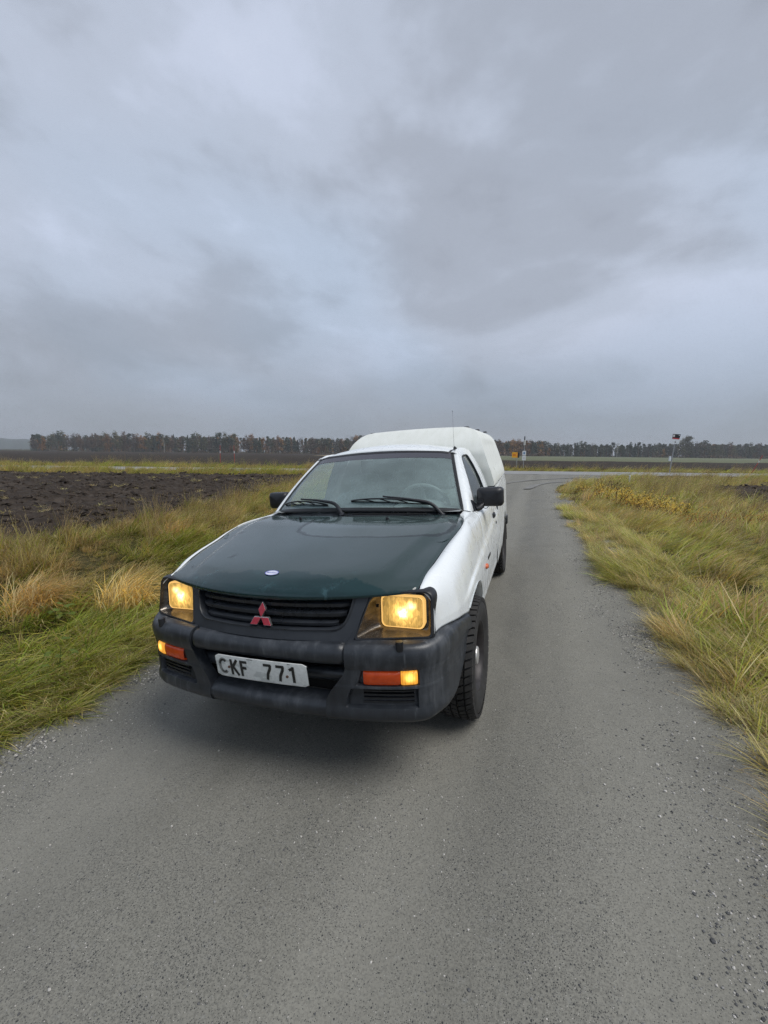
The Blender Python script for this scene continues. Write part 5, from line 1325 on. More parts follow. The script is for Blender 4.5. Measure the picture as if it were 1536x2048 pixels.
# ragged fringe hanging over both edges of the lane
for sgn, rd, lab in ((1, road_right, 'ragged straw fringe along the right edge of the gravel road'), (-1, road_left, 'ragged grass fringe along the left edge of the gravel road')):
    Y = RNG.uniform(-1.8, 9, 3000); X = rd(Y) + sgn * (RNG.random(3000) ** 1.5 * .85 + .03 + .40 * (fbm(Y * 0, Y * 1.6, 4, 66 if sgn > 0 else 67) - .5)); k = in_view(X, Y, terrain(X, Y)) & (RNG.random(3000) < np.interp(Y, [0, 9], [1, .5])); X, Y = X[k], Y[k]; q = fbm(X * 1.5, Y * 1.5, 2, 81)
    kk = pick(dict(thatch=1.0 + 0 * q, short=.7 + 0 * q, long_olive=sst(q, .45, .7) * 1.2, straw=.06 + 0 * q, long_green=.25 * (sgn < 0) + 0 * q))
    lay('verge_fringe', X, Y, kk, RNG.uniform(.38, .66, len(X)), lab, wind=2.3 if sgn > 0 else -.2, wj=1.0)
# both sides of the main road, and the gaps round the junction
def strip(d0, d1, per, mn, lab, kinds_, s0):
    n_ = int(180 * (d1 - d0) * per); A3 = RNG.uniform(-100, 80, n_); D3 = RNG.uniform(d0, d1, n_)
    X = CAM[0] + dvec[0] * A3 + CN[0] * D3; Y = CAM[1] + dvec[1] * A3 + CN[1] * D3
    ok = in_view(X, Y, terrain(X, Y), .02)
    if mn: ok &= (X > np.interp(D3, [20, 32], [3, 16])) | (X < np.interp(D3, [20, 32], [-6, -15]))
    X, Y = X[ok], Y[ok]; q = fbm(X * .22, Y * .22, 3, 71)
    kk = pick({k: w_ + 0 * q if not isinstance(w_, str) else sst(q, .4, .62) for k, w_ in kinds_.items()})
    lay('roadside_grass', X, Y, kk, s0 * RNG.uniform(.55, 1.25, len(X)) * (.55 + q), lab)
strip(28.2, 31.6, 9.0, True, 'green and straw roadside grass between ploughed field and main road', dict(long_green='n', long_olive=.9, straw=.30, yellowing=.35), 1.75)
strip(38.6, 44.6, 5.5, False, 'rough grass along the far side of the main road', dict(long_green='n', long_olive=.8, straw=.5, brown=.35, yellowing=.4), 1.35)

# --- loose stones
SCOL = cset('stone_kinds')
for s_ in range(9):
    bm = bmesh.new(); bmesh.ops.create_icosphere(bm, subdivisions=1, radius=1); r = random.Random(s_ + 3)
    ax_ = (r.uniform(.7, 1.2), r.uniform(.6, 1.0), r.uniform(.4, .75))
    V = [np.array(v.co) * ax_ * r.uniform(.78, 1.15) for v in bm.verts]; F = [tuple(v.index for v in f_.verts) for f_ in bm.faces]; bm.free()
    proto(SCOL, 's%02d' % s_, V, F, MATS[('gravel_dark', 'gravel_grey', 'gravel_dark', 'gravel_grey', 'gravel_grey', 'gravel_dark', 'gravel_dark', 'gravel_pale', 'gravel_pale')[s_]])
def stones(name, X, Y, size, label):
    n_ = len(X); Z = terrain(X, Y) + .004 + rut(X, Y) + size * .12
    scatter(name, np.stack([X, Y, Z], 1), np.stack([RNG.normal(0, .35, n_), RNG.normal(0, .35, n_), RNG.random(n_) * 6.28], 1), np.stack([size] * 3, 1), RNG.integers(0, 9, n_), SCOL, label, 'gravel')
Yg = np.r_[RNG.uniform(-1.6, 4, 26000), RNG.uniform(4, 15, 16000)]; off_ = RNG.normal(.0, .15, len(Yg)); Xr = road_right(Yg) - .08 + off_ * 1.35
cl_ = fbm(Xr * 5, Yg * 2.2, 3, 15); kp = (RNG.random(len(cl_)) < .12 + .8 * sst(cl_, .42, .68)) & in_view(Xr, Yg, terrain(Xr, Yg))
stones('loose_gravel', Xr[kp], Yg[kp], np.minimum(np.exp(RNG.normal(-5.6, .40, kp.sum())), .0095), 'loose dark gravel along the right edge of the lane')
Yg = RNG.uniform(-1.6, 5, 40000); Xl = road_left(Yg) + .08 + RNG.normal(0, .22, len(Yg)); cl_ = fbm(Xl * 5, Yg * 2.2, 3, 16); kp = (RNG.random(len(cl_)) < .12 + .8 * sst(cl_, .42, .68)) & in_view(Xl, Yg, terrain(Xl, Yg))
stones('loose_gravel', Xl[kp], Yg[kp], np.minimum(np.exp(RNG.normal(-5.5, .40, kp.sum())), .0095), 'loose gravel along the left edge of the lane')
X = RNG.uniform(-1.6, 2.1, 60000); Y = -1.75 + 7 * RNG.random(60000) ** 2.0
cl_ = fbm(X * 1.6 + 4, Y * 1.1, 4, 18); trk = np.exp(-((X - .85) / .25) ** 2) + np.exp(-((X + .75) / .25) ** 2)
kp = in_view(X, Y, terrain(X, Y)) & (RNG.random(60000) < .06 + .75 * sst(cl_ - .05 * trk, .50, .66)); X, Y = X[kp], Y[kp]
sz = np.exp(RNG.normal(-6.1, .45, len(X)))
stones('road_grit', X, Y, np.minimum(sz, .006), 'fine grit bedded in the gravel road')
# --- clods on the ploughed fields
CCOL = cset('clod_kinds')
for s_ in range(6):
    bm = bmesh.new(); bmesh.ops.create_icosphere(bm, subdivisions=2, radius=1); r = random.Random(s_ + 40)
    ax_ = np.array((r.uniform(1.0, 1.7), r.uniform(.6, .9), r.uniform(.4, .7))); ph = [r.random() * 9 for _ in range(6)]
    V = [np.array(v.co) * ax_ * (1 + .28 * math.sin(v.co.x * 3.1 + ph[0]) * math.sin(v.co.y * 3.7 + ph[1]) + .16 * math.sin(v.co.z * 7 + ph[2] + v.co.x * 5) + r.uniform(-.10, .10)) for v in bm.verts]; F = [tuple(v.index for v in f_.verts) for f_ in bm.faces]; bm.free()
    proto(CCOL, 'c%02d' % s_, V, F, MATS['clod_clay'], smooth=False)
def clodset(X, Y, seed, label, smin, smax, far_d):
    n_ = len(X); Z = terrain(X, Y) + clods(X, Y, seed) - .05
    q = smin + (smax - smin) * RNG.random(n_) ** 2.2
    scatter('soil_clods', np.stack([X, Y, Z], 1), np.stack([RNG.normal(0, .3, n_), RNG.normal(0, .3, n_), math.atan2(dvec[1], dvec[0]) + RNG.normal(0, .5, n_)], 1), np.stack([q] * 3, 1), RNG.integers(0, 6, n_), CCOL, label, 'soil')
X, Y = sample(-50, -6, -2, 28, 24); fe = np.interp(Y, FE[:, 1], FE[:, 0]); ok = (X < fe - .3) & (depth(X, Y) < 27) & (RNG.random(len(X)) < np.interp(np.hypot(X, Y), [6, 14, 40], [1, .7, .22])); clodset(X[ok], Y[ok], 31, 'dark clay clods lying on the ploughed field left of the lane', .03, .15, 27)
X, Y = sample(7, 30, 9, 30, 10); fr = np.interp(Y, FR[:, 1], FR[:, 0]); ok = (X > fr + .4) & (depth(X, Y) < 21); clodset(X[ok], Y[ok], 77, 'dark clay clods lying on the ploughed field right of the lane', .035, .19, 21)

X, Y = sample(-45, -5.5, -2, 27, 1.0); fe = np.interp(Y, FE[:, 1], FE[:, 0]); ok = (X < fe - .2) & (depth(X, Y) < 27) & (fbm(X * .5, Y * .9, 3, 88) > .50); X, Y = X[ok], Y[ok]; n_ = len(X)
scatter('crop_litter', np.stack([X, Y, terrain(X, Y) + np.maximum(clods(X, Y, 31), 0) + .0], 1), np.stack([RNG.normal(0, .15, n_), RNG.normal(0, .15, n_), RNG.random(n_) * 6.28], 1), np.stack([RNG.uniform(.5, 1.0, n_)] * 2 + [RNG.uniform(.3, .6, n_)], 1), np.array([K['thatch'][int(r)] for r in RNG.integers(0, 3, n_)]), GC, 'dry straw litter on the ploughed field left of the lane', 'straw litter')
# ================================================================== trees beyond the fields
def tree_mats():
    def leaf(name, cols, tr=.2):
        m, t, p, o = newmat(name); oi = t.add('ShaderNodeObjectInfo'); v = t.add('ShaderNodeTexCoord').outputs['Object']
        n_ = t.noise(v, .8, 3, .6)
        c = t.ramp(t.math('ADD', t.math('MULTIPLY', oi.outputs['Random'], .55), t.math('MULTIPLY', n_, .45)), [(.2, cols[0]), (.5, cols[1]), (.8, cols[2])])
        t.set(p.inputs['Base Color'], c); p.inputs['Roughness'].default_value = .8
    leaf('pine_needles', [(.045, .060, .042), (.055, .070, .046), (.068, .080, .052)])
    leaf('spruce_needles', [(.032, .050, .036), (.042, .060, .040), (.050, .066, .042)])
    leaf('brown_leaves', [(.075, .056, .040), (.100, .070, .045), (.125, .082, .050)])
    leaf('orange_leaves', [(.17, .090, .034), (.23, .115, .038), (.27, .150, .045)])
    leaf('grey_twigs', [(.080, .072, .064), (.10, .090, .080), (.12, .105, .088)])
    leaf('olive_leaves', [(.070, .072, .034), (.095, .092, .042), (.12, .11, .05)])
    pbr('bark', (.060, .048, .040), .9, var=.3, scale=3); pbr('birch_bark', (.42, .41, .39), .8, var=.3, scale=3); pbr('pine_bark', (.13, .075, .045), .9, var=.3, scale=3)
tree_mats()
def quad(V, F, c, s_, r):
    n_ = np.array([r.gauss(0, 1), r.gauss(0, 1), r.gauss(0, 1)]); n_ /= np.linalg.norm(n_); a_ = np.cross(n_, [.3, .5, .8]); a_ /= np.linalg.norm(a_); b_ = np.cross(n_, a_)
    k = len(V); s2 = s_ * r.uniform(.5, 1.0)
    V += [tuple(c + a_ * s_), tuple(c + b_ * s2), tuple(c - a_ * s_), tuple(c - b_ * s2)]; F.append((k, k + 1, k + 2, k + 3))
def limbs(V, F, r, H_, z0, z1, n_, reach):
    for i in range(n_):
        z = r.uniform(z0, z1) * H_; a_ = r.random() * 6.28; l_ = reach * r.uniform(.6, 1.0)
        v_, f_ = tube('x', [(0, 0, z), (l_ * .5 * math.cos(a_), l_ * .5 * math.sin(a_), z + l_ * .45), (l_ * math.cos(a_), l_ * math.sin(a_), z + l_ * .9)], [.07, .05, .02], None, None, 4, ret=True)
        k = len(V); V += [tuple(q) for q in v_]; F += [tuple(i_ + k for i_ in q) for q in f_]
def make_tree(kind, seed):
    """unit meshes about 10 m tall"""
    r = random.Random(seed); H_ = 10.0; V, F = [], []
    tv, tf = tube('x', [(0, 0, -.3), (r.uniform(-.1, .1), 0, 3), (r.uniform(-.2, .2), r.uniform(-.2, .2), 6.5), (r.uniform(-.3, .3), r.uniform(-.2, .2), 9.4)], [.20, .15, .10, .03], None, None, 6, ret=True)
    tv = [tuple(v) for v in tv]; tf = list(tf)
    if kind == 'pine':
        z0 = r.uniform(.38, .55)
        limbs(tv, tf, r, H_, z0, .85, 9, 1.3)
        for c_ in range(r.randint(11, 15)):
            t_ = r.random(); z = H_ * (z0 + (1.0 - z0) * t_); rad = 1.75 * (1 - t_ ** 2.2) * r.uniform(.4, 1.05) + .15; a_ = r.random() * 6.28
            cc = np.array([rad * math.cos(a_) * .75, rad * math.sin(a_) * .75, z])
            for q in range(26): quad(V, F, cc + np.array([r.gauss(0, .50), r.gauss(0, .50), r.gauss(0, .26)]), r.uniform(.18, .38), r)
    elif kind == 'spruce':
        for l_ in range(22):
            t_ = l_ / 21; z = H_ * (.10 + .90 * t_); rad = 1.7 * (1 - t_) ** .85 + .10
            for q in range(int(8 + 16 * (1 - t_))):
                a_ = r.random() * 6.28; rr = rad * r.uniform(.25, 1.0) ; quad(V, F, np.array([rr * math.cos(a_), rr * math.sin(a_), z - rr * .35 + r.gauss(0, .12)]), r.uniform(.2, .4), r)
    else:
        limbs(tv, tf, r, H_, .25, .7, 12, 2.0)
        wd = r.uniform(1.5, 2.2); nl = 16 if kind == 'full' else 13; per = 34 if kind == 'full' else 24
        for c_ in range(nl):
            t_ = r.uniform(.0, 1); z = H_ * (.26 + .70 * t_); k_ = math.sin(math.pi * (.18 + .78 * t_)) ** .7; a_ = r.random() * 6.28; rad = wd * k_ * r.uniform(.2, 1.0)
            cc = np.array([rad * math.cos(a_), rad * math.sin(a_), z])
            for q in range(per): quad(V, F, cc + np.array([r.gauss(0, .50), r.gauss(0, .50), r.gauss(0, .48)]), r.uniform(.16, .34) if kind == 'full' else r.uniform(.09, .22), r)
    def me_(n_, v, f):
        m = bpy.data.meshes.new(n_); m.from_pydata([tuple(map(float, q)) for q in v], [], f); return m
    return me_('trunk', tv, tf), me_('crown', V, F)
KINDS = {}
for nm, shape, lm, bm_, n_ in (('pine', 'pine', 'pine_needles', 'pine_bark', 5), ('spruce', 'spruce', 'spruce_needles', 'bark', 4), ('brown', 'full', 'brown_leaves', 'bark', 4), ('orange', 'full', 'orange_leaves', 'bark', 3), ('bare', 'bare', 'grey_twigs', 'bark', 4), ('olive', 'full', 'olive_leaves', 'bark', 3), ('birch', 'bare', 'olive_leaves', 'birch_bark', 2)):
    KINDS[nm] = []
    for i in range(n_):
        a_, b_ = make_tree(shape, len(nm) * 100 + i * 7 + ord(nm[0])); a_.materials.append(MATS[bm_]); b_.materials.append(MATS[lm]); KINDS[nm].append((a_, b_))
WORDS = dict(pine=('pine_tree', 'dark green pine with bare lower trunk'), spruce=('spruce_tree', 'pointed dark spruce'), brown=('leafy_tree', 'brown-leaved autumn tree'), orange=('leafy_tree', 'orange-leaved autumn tree'), bare=('bare_tree', 'grey leafless tree'), olive=('leafy_tree', 'dull olive-green leafy tree'), birch=('birch_tree', 'white-trunked birch'))
RT = random.Random(21)
def az_pos(u, dist):
    """a place dist metres away in the direction that bears u metres right per metre ahead of the main-road normal"""
    return CAM[0] + dist * (CN[0] + dvec[0] * u), CAM[1] + dist * (CN[1] + dvec[1] * u)
def put_tree(kind, u, dist, hgt, where, group):
    x, y = az_pos(u, dist); nm, wd = WORDS[kind]
    o_ = empty(nm, (x, y, terrain(x, y) - .1), RT.random() * 6.28); hgt *= .98; k = hgt / 10.0; o_.scale = (k * RT.uniform(.85, 1.2), k * RT.uniform(.85, 1.2), k)
    a_, b_ = RT.choice(KINDS[kind])
    mobj('trunk', a_, None, o_); mobj('crown', b_, None, o_)
    tag(o_, (wd + ' ' + where).replace('bare lower trunk in the far wood', 'bare lower trunk'), 'tree', group + ', ' + wd)
    return o_
def row(u0, u1, step, dist, hts, mix, where, group):
    u = u0
    while u < u1:
        t_ = (u - u0) / (u1 - u0); kind = RT.choices(list(mix), list(mix.values()))[0]
        put_tree(kind, u + RT.uniform(-.3, .3) * step, dist + RT.uniform(-12, 12), np.interp(t_, np.linspace(0, 1, len(hts)), hts) * RT.uniform(.82, 1.12), where, group)
        u += step * RT.uniform(.75, 1.3)
TL = 330
row(-.800, -.540, .0068, TL, [10, 13.5, 12, 14.5, 12.5], dict(brown=.40, orange=.16, bare=.24, olive=.12, pine=.08), 'in the far wood at the left end', 'trees at the left end of the far wood')
row(-.540, -.165, .0068, TL, [13.5, 13, 14.0, 14.2, 13, 12.0, 11.5], dict(pine=.38, spruce=.22, olive=.12, brown=.14, orange=.06, bare=.05, birch=.03), 'in the far wood left of the truck', 'trees in the far wood left of the truck')
row(-.165, -.035, .0068, TL, [12, 13.5, 12.5], dict(orange=.20, brown=.40, bare=.15, pine=.25), 'in the far wood beside the canopy', 'trees in the far wood beside the canopy')
row(.245, .335, .0066, TL, [12.5, 13.0, 12.0], dict(orange=.30, brown=.32, pine=.22, spruce=.16), 'behind the yellow sign', 'trees behind the yellow road sign')
row(.335, .650, .0074, TL, [11.0, 10.4, 10.2, 10.4, 10.8], dict(pine=.72, spruce=.10, bare=.08, birch=.06, olive=.04), 'in the far wood left of the bus stop pole', 'trees between yellow sign and bus stop pole')
row(.650, .735, .0070, TL, [12.0, 15.5, 15.0, 12], dict(bare=.62, olive=.25, pine=.13), 'in the far wood right of the bus stop pole', 'trees right of the bus stop pole')
row(.735, .930, .0070, TL, [11, 11.5, 10.5, 11.5], dict(bare=.28, brown=.26, pine=.26, olive=.20), 'in the far wood at the right end', 'trees at the right end of the far wood')
put_tree('orange', .372, TL - 22, 6.4, 'alone in front of the pines beside the white pole', 'lone orange trees'); put_tree('orange', .632, TL - 22, 6.6, 'alone before the pines left of the bus stop pole', 'lone orange trees at the bus stop')
put_tree('orange', -.150, TL - 20, 5.0, 'low at the wood edge beside the windscreen pillar', 'low orange tree')
# the rest of the wood reads as one mass behind the front row
V, F, MI = [], [], []
mass = {}
wm = ['pine_needles', 'spruce_needles', 'brown_leaves', 'orange_leaves', 'olive_leaves']
def mass_row(u0, u1, n_, d0, d1, h0, h1, wts):
    for i in range(n_):
        u = RT.uniform(u0, u1); dist = RT.uniform(d0, d1); x, y = az_pos(u, dist); hgt = RT.uniform(h0, h1); mi = RT.choices(range(5), wts)[0]
        for q in range(105):
            t_ = RT.random() ** .8; rad = hgt * .17 * (1.15 - t_) ** .6 * math.sqrt(RT.random()); a_ = RT.random() * 6.28
            quad(V, F, np.array([x + rad * math.cos(a_), y + rad * math.sin(a_), hgt * t_]), RT.uniform(.45, .95), RT); MI.append(mi)
mass_row(-.80, -.02, 420, TL + 14, TL + 60, 9.5, 13.2, [.32, .18, .24, .14, .12]); mass_row(-.03, .25, 150, TL + 10, TL + 60, 8.5, 12.5, [.35, .2, .25, .1, .1]); mass_row(.93, 1.25, 120, TL + 10, TL + 60, 8.5, 11.5, [.3, .15, .25, .08, .22]); mass_row(.24, .36, 80, TL + 14, TL + 60, 9.5, 13, [.28, .15, .27, .20, .10]); mass_row(.36, .62, 130, TL + 16, TL + 60, 7, 10.2, [.6, .2, .08, .02, .1]); mass_row(.62, .95, 220, TL + 14, TL + 60, 8.5, 11.5, [.3, .15, .25, .08, .22])
me = bpy.data.meshes.new('woodland'); me.from_pydata(V, [], F)
for n_ in wm: me.materials.append(MATS[n_])
me.polygons.foreach_set('material_index', MI); me.update()
tag(mobj('woodland', me), 'dark mass of the far wood behind its front trees', 'woodland', kind='stuff')
# hedge bushes at the foot of the wood
V, F = [], []
for i in range(230):
    u = RT.choice([RT.uniform(-.8, -.03), RT.uniform(.24, .36), RT.uniform(.6, .95)]); x, y = az_pos(u, TL - 14); hg = RT.uniform(1.0, 2.6)
    for q in range(16): quad(V, F, np.array([x + RT.gauss(0, 1.3), y + RT.gauss(0, .8), hg * RT.random()]), RT.uniform(.25, .5), RT)
me = bpy.data.meshes.new('undergrowth'); me.from_pydata(V, [], F); me.materials.append(MATS['brown_leaves'])
tag(mobj('undergrowth', me), 'low brown undergrowth along the foot of the far wood', 'undergrowth', kind='stuff')
# wooded hills far off at the left
hx = np.linspace(-1.35, -.70, 80); P = []
for d_, hk in ((1250, 0), (1280, .75), (1350, 1.0), (1500, .9)):
    P.append([(*az_pos(u, d_), (22 + 14 * fbm(u * 9, d_ * .002, 3, 91) + 5 * fbm(u * 60, d_ * .01, 2, 92)) * hk * float(sst(-u, .70, .80)) - .5) for u in hx])
hill = grid('hills', P, pbr('hill_wood', (.030, .042, .030), .95, var=.5, scale=.03, detail=6), None, sharp=0); hill['kind'] = 'structure'
X2, Y2 = field_grid(np.r_[-1400, -1000, -700, -560], np.r_[620, 760, 900]); sheet('pale_field', X2, Y2, MATS['stubble'], 1.2)

# ================================================================== roadside things
pbr('galvanised', (.34, .35, .36), .5, .5, var=.15, scale=6); pbr('sign_white', (.62, .66, .70), .4); pbr('sign_yellow', (.72, .36, .015), .4, var=.06, scale=8); pbr('sign_orange', (.62, .16, .010), .4)
pbr('sign_black', (.012, .013, .016), .35); pbr('sign_red', (.42, .030, .040), .4); pbr('sign_blue', (.10, .22, .40), .4); pbr('pole_red', (.36, .050, .035), .5, var=.2, scale=4); pbr('pole_white', (.60, .60, .58), .5); pbr('grey_box', (.5, .51, .52), .5)
def zt(x, y): return float(terrain(x, y))
FACE = math.atan2(-(CAM[0] - 0), 1) * 0
def thing(name, x, y, label, cat, rz=0, group=None, tilt=(0, 0)):
    o_ = empty(name, (x, y, zt(x, y) - .02), rz); o_.rotation_euler = (tilt[0], tilt[1], rz); return tag(o_, label, cat, group)
RZ = math.atan2(dvec[1], dvec[0])       # boards face the main road's near side
# bus stop pole
b_ = thing('bus_stop_pole', 11.9, 41.6, 'leaning bus stop pole with black, red and white board', 'bus stop', RZ, tilt=(0, R(4.5)))
tube('pole', [(0, 0, -.2), (0, 0, 3.1)], .038, MATS['galvanised'], b_, 12)
bd = box('board', (-.34, -.055, 2.52), (.34, -.040, 2.90), MATS['sign_white'], b_, .003); box('stop_symbol', (-.06, -.060, 2.62), (.06, -.0555, 2.70), MATS['sign_black'], bd, 0); box('symbol_line', (-.02, -.060, 2.755), (.05, -.0555, 2.775), MATS['sign_black'], bd, 0)
tp = mk('top_board', [(-.31, -.058, 2.905), (.29, -.058, 2.905), (.35, -.058, 3.34), (-.31, -.058, 3.32), (-.31, -.030, 2.905), (.29, -.030, 2.905), (.35, -.030, 3.34), (-.31, -.030, 3.32)], [(0, 1, 2, 3), (7, 6, 5, 4), (0, 4, 5, 1), (1, 5, 6, 2), (2, 6, 7, 3), (3, 7, 4, 0)], MATS['sign_black'], b_, smooth=False)
box('red_band', (-.305, -.063, 2.91), (.285, -.0585, 3.00), MATS['sign_red'], tp, 0); box('white_square', (-.29, -.063, 3.08), (-.13, -.0585, 3.27), MATS['grey_box'], tp, 0); box('white_spot', (.20, -.063, 3.20), (.27, -.0585, 3.27), MATS['sign_white'], tp, 0)
tt_ = box('timetable_box', (-.27, -.10, 1.02), (-.15, .02, 1.44), MATS['sign_white'], b_, .006); box('bracket', (-.15, -.03, 1.30), (.10, -.01, 1.33), MATS['galvanised'], tt_, 0); box('bracket', (-.15, -.03, 1.14), (.06, -.01, 1.17), MATS['galvanised'], tt_, 0)
# yellow sign
y_ = thing('road_sign', -1.05, 43.3, 'small yellow road sign with orange lettering on a grey post', 'road sign', RZ)
tube('post', [(.18, 0, -.2), (.16, 0, 1.62)], .035, MATS['galvanised'], y_, 10)
pn = box('panel', (-.34, -.05, 1.22), (.22, -.03, 1.76), MATS['sign_yellow'], y_, .004)
box('lettering', (-.25, -.058, 1.40), (.04, -.0505, 1.58), MATS['sign_orange'], pn, 0)
mk('arrow', [(.08, -.056, 1.28), (.17, -.056, 1.49), (.08, -.056, 1.70), (.13, -.056, 1.70), (.215, -.056, 1.49), (.13, -.056, 1.28)], [(0, 1, 4, 5), (1, 2, 3, 4)], MATS['sign_orange'], pn, smooth=False)
box('end_plate', (.222, -.05, 1.22), (.40, .12, 1.74), MATS['sign_black'], y_, .004)
# white pole with two plates
w_ = thing('marker_pole', -.24, 43.6, 'tall grey pole with two small white plates beside the yellow sign', 'pole', RZ)
tube('pole', [(0, 0, -.2), (0, 0, 2.45)], .035, MATS['galvanised'], w_, 10)
tube('white_band', [(0, 0, 2.45), (0, 0, 2.98)], .085, MATS['pole_white'], w_, 12); tube('dark_tip', [(0, 0, 2.98), (0, 0, 3.34)], [.06, .045], MATS['sign_black'], w_, 10)
for z0, mt in ((1.46, 'sign_blue'), (.97, 'grey_box')):
    q = box('plate', (-.18, -.055, z0), (.18, -.037, z0 + .44), MATS['sign_white'], w_, .003); box('plate_print', (-.08, -.060, z0 + .12), (.08, -.0555, z0 + .32), MATS[mt], q, 0)
# snow poles
for x, y, lab, tl in ((-31.9, 37.4, 'red snow pole on the far verge, left one of two', (0, R(1))), (-30.55, 38.1, 'red snow pole with white band on the far verge, right one of two', (0, R(-.5))), (18.95, 44.9, 'red and white snow pole leaning right by the far field', (R(6), R(22)))):
    s_ = thing('snow_pole', x, y, lab, 'snow pole', RZ, 'snow poles along the main road', tl); H_ = 2.15 if x < 0 else 1.75
    tube('pole', [(0, 0, -.2), (0, 0, H_)], .030, MATS['pole_red'], s_, 8); tube('reflective_band', [(0, 0, H_ * .60), (0, 0, H_ * .72)], .036, MATS['pole_white'], s_, 8)
mp = thing('edge_marker', 5.75, 24.0, 'short white edge marker post in the grass at the junction', 'marker post', 0)
tube('post', [(0, 0, -.1), (.01, 0, .46)], [.045, .04], MATS['pole_white'], mp, 8); tube('cap', [(.01, 0, .46), (.01, 0, .49)], [.04, .02], MATS['grey_box'], mp, 8)
# dark heap in the far right field
V, F = [], []
P = [[(4.5 * math.cos(a) * k, 2.2 * math.sin(a) * k, .95 * (1 - k ** 1.6) * (.8 + .5 * vnoise(a * 2, k * 3, 5))) for a in np.linspace(0, 2 * math.pi, 24, endpoint=False)] for k in np.linspace(1, .02, 8)]
hp_ = thing('soil_heap', 36.5, 75.0, 'low dark soil heap at the right edge of the far field', 'soil heap'); grid('heap', P, MATS['ploughed_clay'], hp_, cv=True, sharp=0)

# ================================================================== single plants in the verges
def leaf_mat(name, c1, c2):
    m, t, p, o = newmat(name); oi = t.add('ShaderNodeObjectInfo'); v = t.add('ShaderNodeTexCoord').outputs['Object']
    t.set(p.inputs['Base Color'], t.mix(t.math('ADD', t.math('MULTIPLY', oi.outputs['Random'], .4), t.math('MULTIPLY', t.noise(v, 9, 3), .6)), c1, c2)); p.inputs['Roughness'].default_value = .8; p.inputs['Specular IOR Level'].default_value = .15
leaf_mat('yellow_leaf', (.46, .30, .04), (.62, .45, .09)); leaf_mat('rust_leaf', (.30, .11, .02), (.45, .22, .04)); leaf_mat('weed_green', (.060, .085, .016), (.11, .14, .030)); leaf_mat('twig_brown', (.05, .035, .025), (.10, .075, .05))
def leafq(V, F, c, az, el, L, w_):
    d0 = np.array([math.cos(az) * math.cos(el), math.sin(az) * math.cos(el), math.sin(el)]); s0 = np.array([-math.sin(az), math.cos(az), 0]); up_ = np.cross(d0, s0); k = len(V)
    V += [tuple(c), tuple(c + d0 * L * .35 + s0 * w_ - up_ * w_ * .3), tuple(c + d0 * L * .7 + s0 * w_ * .8), tuple(c + d0 * L - up_ * L * .12), tuple(c + d0 * L * .7 - s0 * w_ * .8), tuple(c + d0 * L * .35 - s0 * w_ - up_ * w_ * .3), tuple(c + d0 * L * .5 + up_ * w_ * .25)]
    F += [(k, k + 1, k + 6), (k + 1, k + 2, k + 6), (k + 2, k + 3, k + 6), (k + 3, k + 4, k + 6), (k + 4, k + 5, k + 6), (k + 5, k, k + 6)]
def shrub(name, x, y, rx, ry, H_, n_, mats, label, seed, cat='shrub', leafL=.07):
    r = random.Random(seed); o_ = thing(name, x, y, label, cat)
    SV, SF = [], []; LV = [[], []]; LF = [[], []]
    for i in range(n_):
        a_ = r.random() * 6.28; q = math.sqrt(r.random()); bx_, by_ = rx * q * math.cos(a_), ry * q * math.sin(a_); h_ = H_ * r.uniform(.55, 1.0) * (1.1 - .45 * q)
        ln = np.array([r.gauss(.08, .32), r.gauss(0, .32), 0]) * h_ * 1.2; z0 = float(terrain(x + bx_, y + by_)) - o_.location.z
        p0, p1 = np.array([bx_, by_, z0]), np.array([bx_, by_, z0 + h_]) + ln
        v_, f_ = tube('x', [p0, (p0 + p1) / 2 + [0, 0, .02], p1], [.006, .005, .002], None, None, 4, ret=True); k = len(SV); SV += [tuple(q_) for q_ in v_]; SF += [tuple(i_ + k for i_ in q_) for q_ in f_]
        for j in range(20):
            t_ = r.uniform(.2, 1.0); c_ = p0 * (1 - t_) + p1 * t_ + np.array([r.gauss(0, .085), r.gauss(0, .085), r.gauss(0, .05)]) * (H_ / .7); wch = 0 if (t_ > .55 or r.random() < .25) else 1
            leafq(LV[wch], LF[wch], c_, r.random() * 6.28, r.uniform(-.4, .9), leafL * r.uniform(.7, 1.3), leafL * .17)
    mk('stems', SV, SF, MATS['twig_brown'], o_)
    for k in (0, 1):
        if LV[k]: mk('foliage', LV[k], LF[k], MATS[mats[k]], o_, smooth=False)
    return o_
shrub('yellow_shrub', 3.75, 10.8, 1.05, .95, .66, 120, ('yellow_leaf', 'rust_leaf'), 'bright yellow-leaved low shrub on the right verge', 5)
shrub('yellow_shrub', 2.95, 13.4, .55, .7, .50, 30, ('yellow_leaf', 'rust_leaf'), 'thin straggling yellow weeds just behind the bright yellow shrub', 6)
shrub('dry_weed', 3.9, 16.4, .75, .6, .75, 60, ('twig_brown', 'twig_brown'), 'dark dried weed clump behind the yellow shrub', 8, 'weed', .045)
shrub('dry_weed', 5.0, 9.2, .8, .5, .50, 44, ('rust_leaf', 'rust_leaf'), 'brown withered weeds right of the yellow shrub', 9, 'weed', .045)
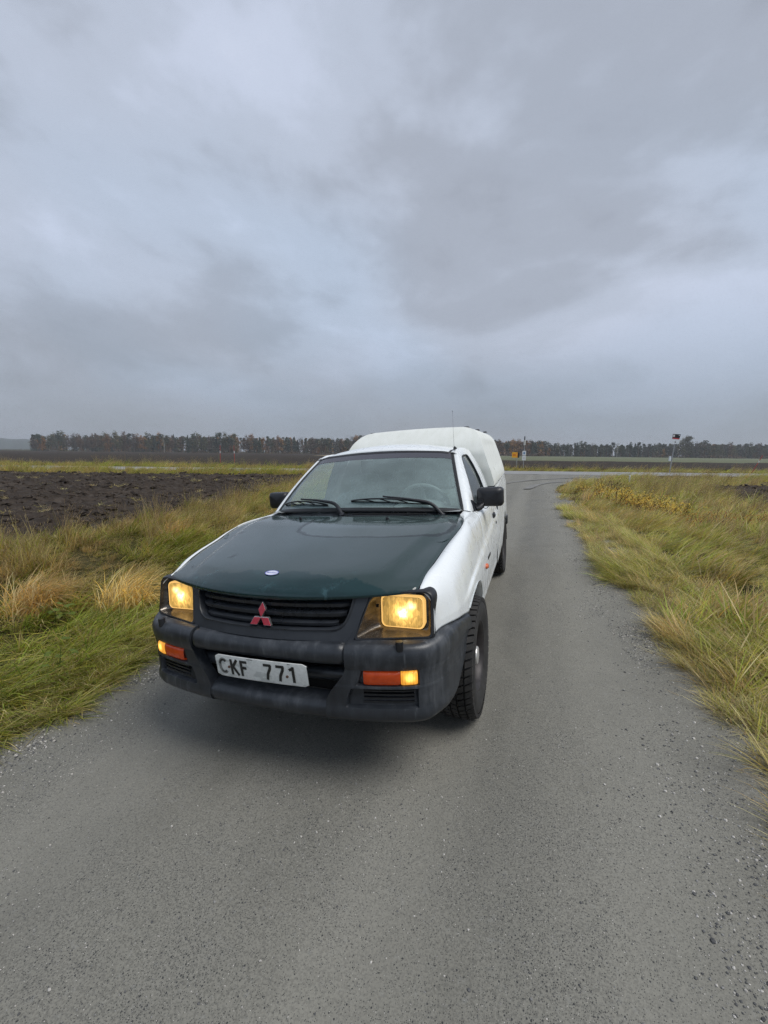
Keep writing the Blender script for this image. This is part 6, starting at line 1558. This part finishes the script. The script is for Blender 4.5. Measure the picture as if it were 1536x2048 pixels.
def tussock(x, y, rad, n_, L0, L1, mixd, label, seed, wind=-.3):
    r = random.Random(seed); o_ = thing('grass_tussock', x, y, label, 'tussock', wind); V, F, C = [], [], []; ks_, ws_ = list(mixd), list(mixd.values())
    for i in range(n_):
        q = rad * math.sqrt(r.random()); a_ = r.random() * 6.28; col = np.array(r.choice(PAL[r.choices(ks_, ws_)[0]])) * r.uniform(.8, 1.3)
        bx_, by_ = q * math.cos(a_), q * math.sin(a_)
        blade(V, F, C, (bx_, by_, .0), a_ * .35 + r.gauss(0, .7), r.uniform(L0, L1), r.uniform(.15, .9), r.uniform(1.0, 2.3), .0062 * r.uniform(.6, 1.3), col, 7)
    me = bpy.data.meshes.new('blades'); me.from_pydata([tuple(v) for v in V], [], F); at = me.color_attributes.new('Col', 'FLOAT_COLOR', 'POINT'); at.data.foreach_set('color', np.c_[np.array(C), np.ones(len(V))].ravel())
    mobj('blades', me, MATS['grass_blade'], o_); return o_
ST = dict(straw=.50, gold=.42, pale=.08)
tussock(-4.15, .75, .26, 520, .40, .72, ST, 'straw-coloured grass tussock at the left edge of the picture', 3)
tussock(-3.35, 1.25, .28, 620, .40, .70, ST, 'wide golden straw tussock near the truck headlight', 4)
tussock(-5.5, 4.2, .26, 300, .35, .62, dict(gold=.6, straw=.4), 'small orange straw tussock halfway to the ploughed field', 5)
def weed(x, y, label, seed, n_=9, L=.11):
    r = random.Random(seed); o_ = thing('leafy_weed', x, y, label, 'weed')
    tube('stem', [(0, 0, -.02), (.02, .01, .14), (.03, .02, .26)], [.006, .005, .003], MATS['weed_green'], o_, 6)
    V, F = [], []; leafq(V, F, np.zeros(3), 0, 0, L, L * .36); m = bpy.data.meshes.new('leaf'); m.from_pydata(V, [], F); m.materials.append(MATS['weed_green'])
    for i in range(n_):
        q = bpy.data.objects.new('leaf', m); COL.objects.link(q); q.parent = o_; z = .12 + .16 * i / n_; q.location = (.02 + r.gauss(0, .07), .01 + r.gauss(0, .07), z); q.rotation_euler = (r.gauss(0, .2), r.uniform(-.5, .35), i * 2.4 + r.random()); k = r.uniform(.8, 1.5); q.scale = (k, k, k)
weed(-3.6, 2.45, 'broad-leaved green weed in the grass beside the bonnet', 3, 14, .085); weed(-3.55, .62, 'green leafy weed between the two straw tussocks', 4, 10, .07); weed(-2.12, -.30, 'small leafy weed at the grass edge in front of the truck', 6, 7, .06)

# ================================================================== damp air
m = bpy.data.materials.new('damp_air'); m.use_nodes = True; t = NT(m.node_tree); t.n.clear(); o = t.add('ShaderNodeOutputMaterial'); pv_ = t.add('ShaderNodeVolumePrincipled')
pv_.inputs['Color'].default_value = (.86, .90, .96, 1); pv_.inputs['Density'].default_value = .00040; pv_.inputs['Anisotropy'].default_value = .2; t.link(pv_.outputs[0], o.inputs['Volume'])
V, F = [], []; boxmesh(V, F, (-1900, -60, -3), (1900, 1900, 48)); hz_ = mk('haze', V, F, m, smooth=False); hz_['kind'] = 'stuff'; tag(hz_, 'thin damp haze over the fields', 'haze')
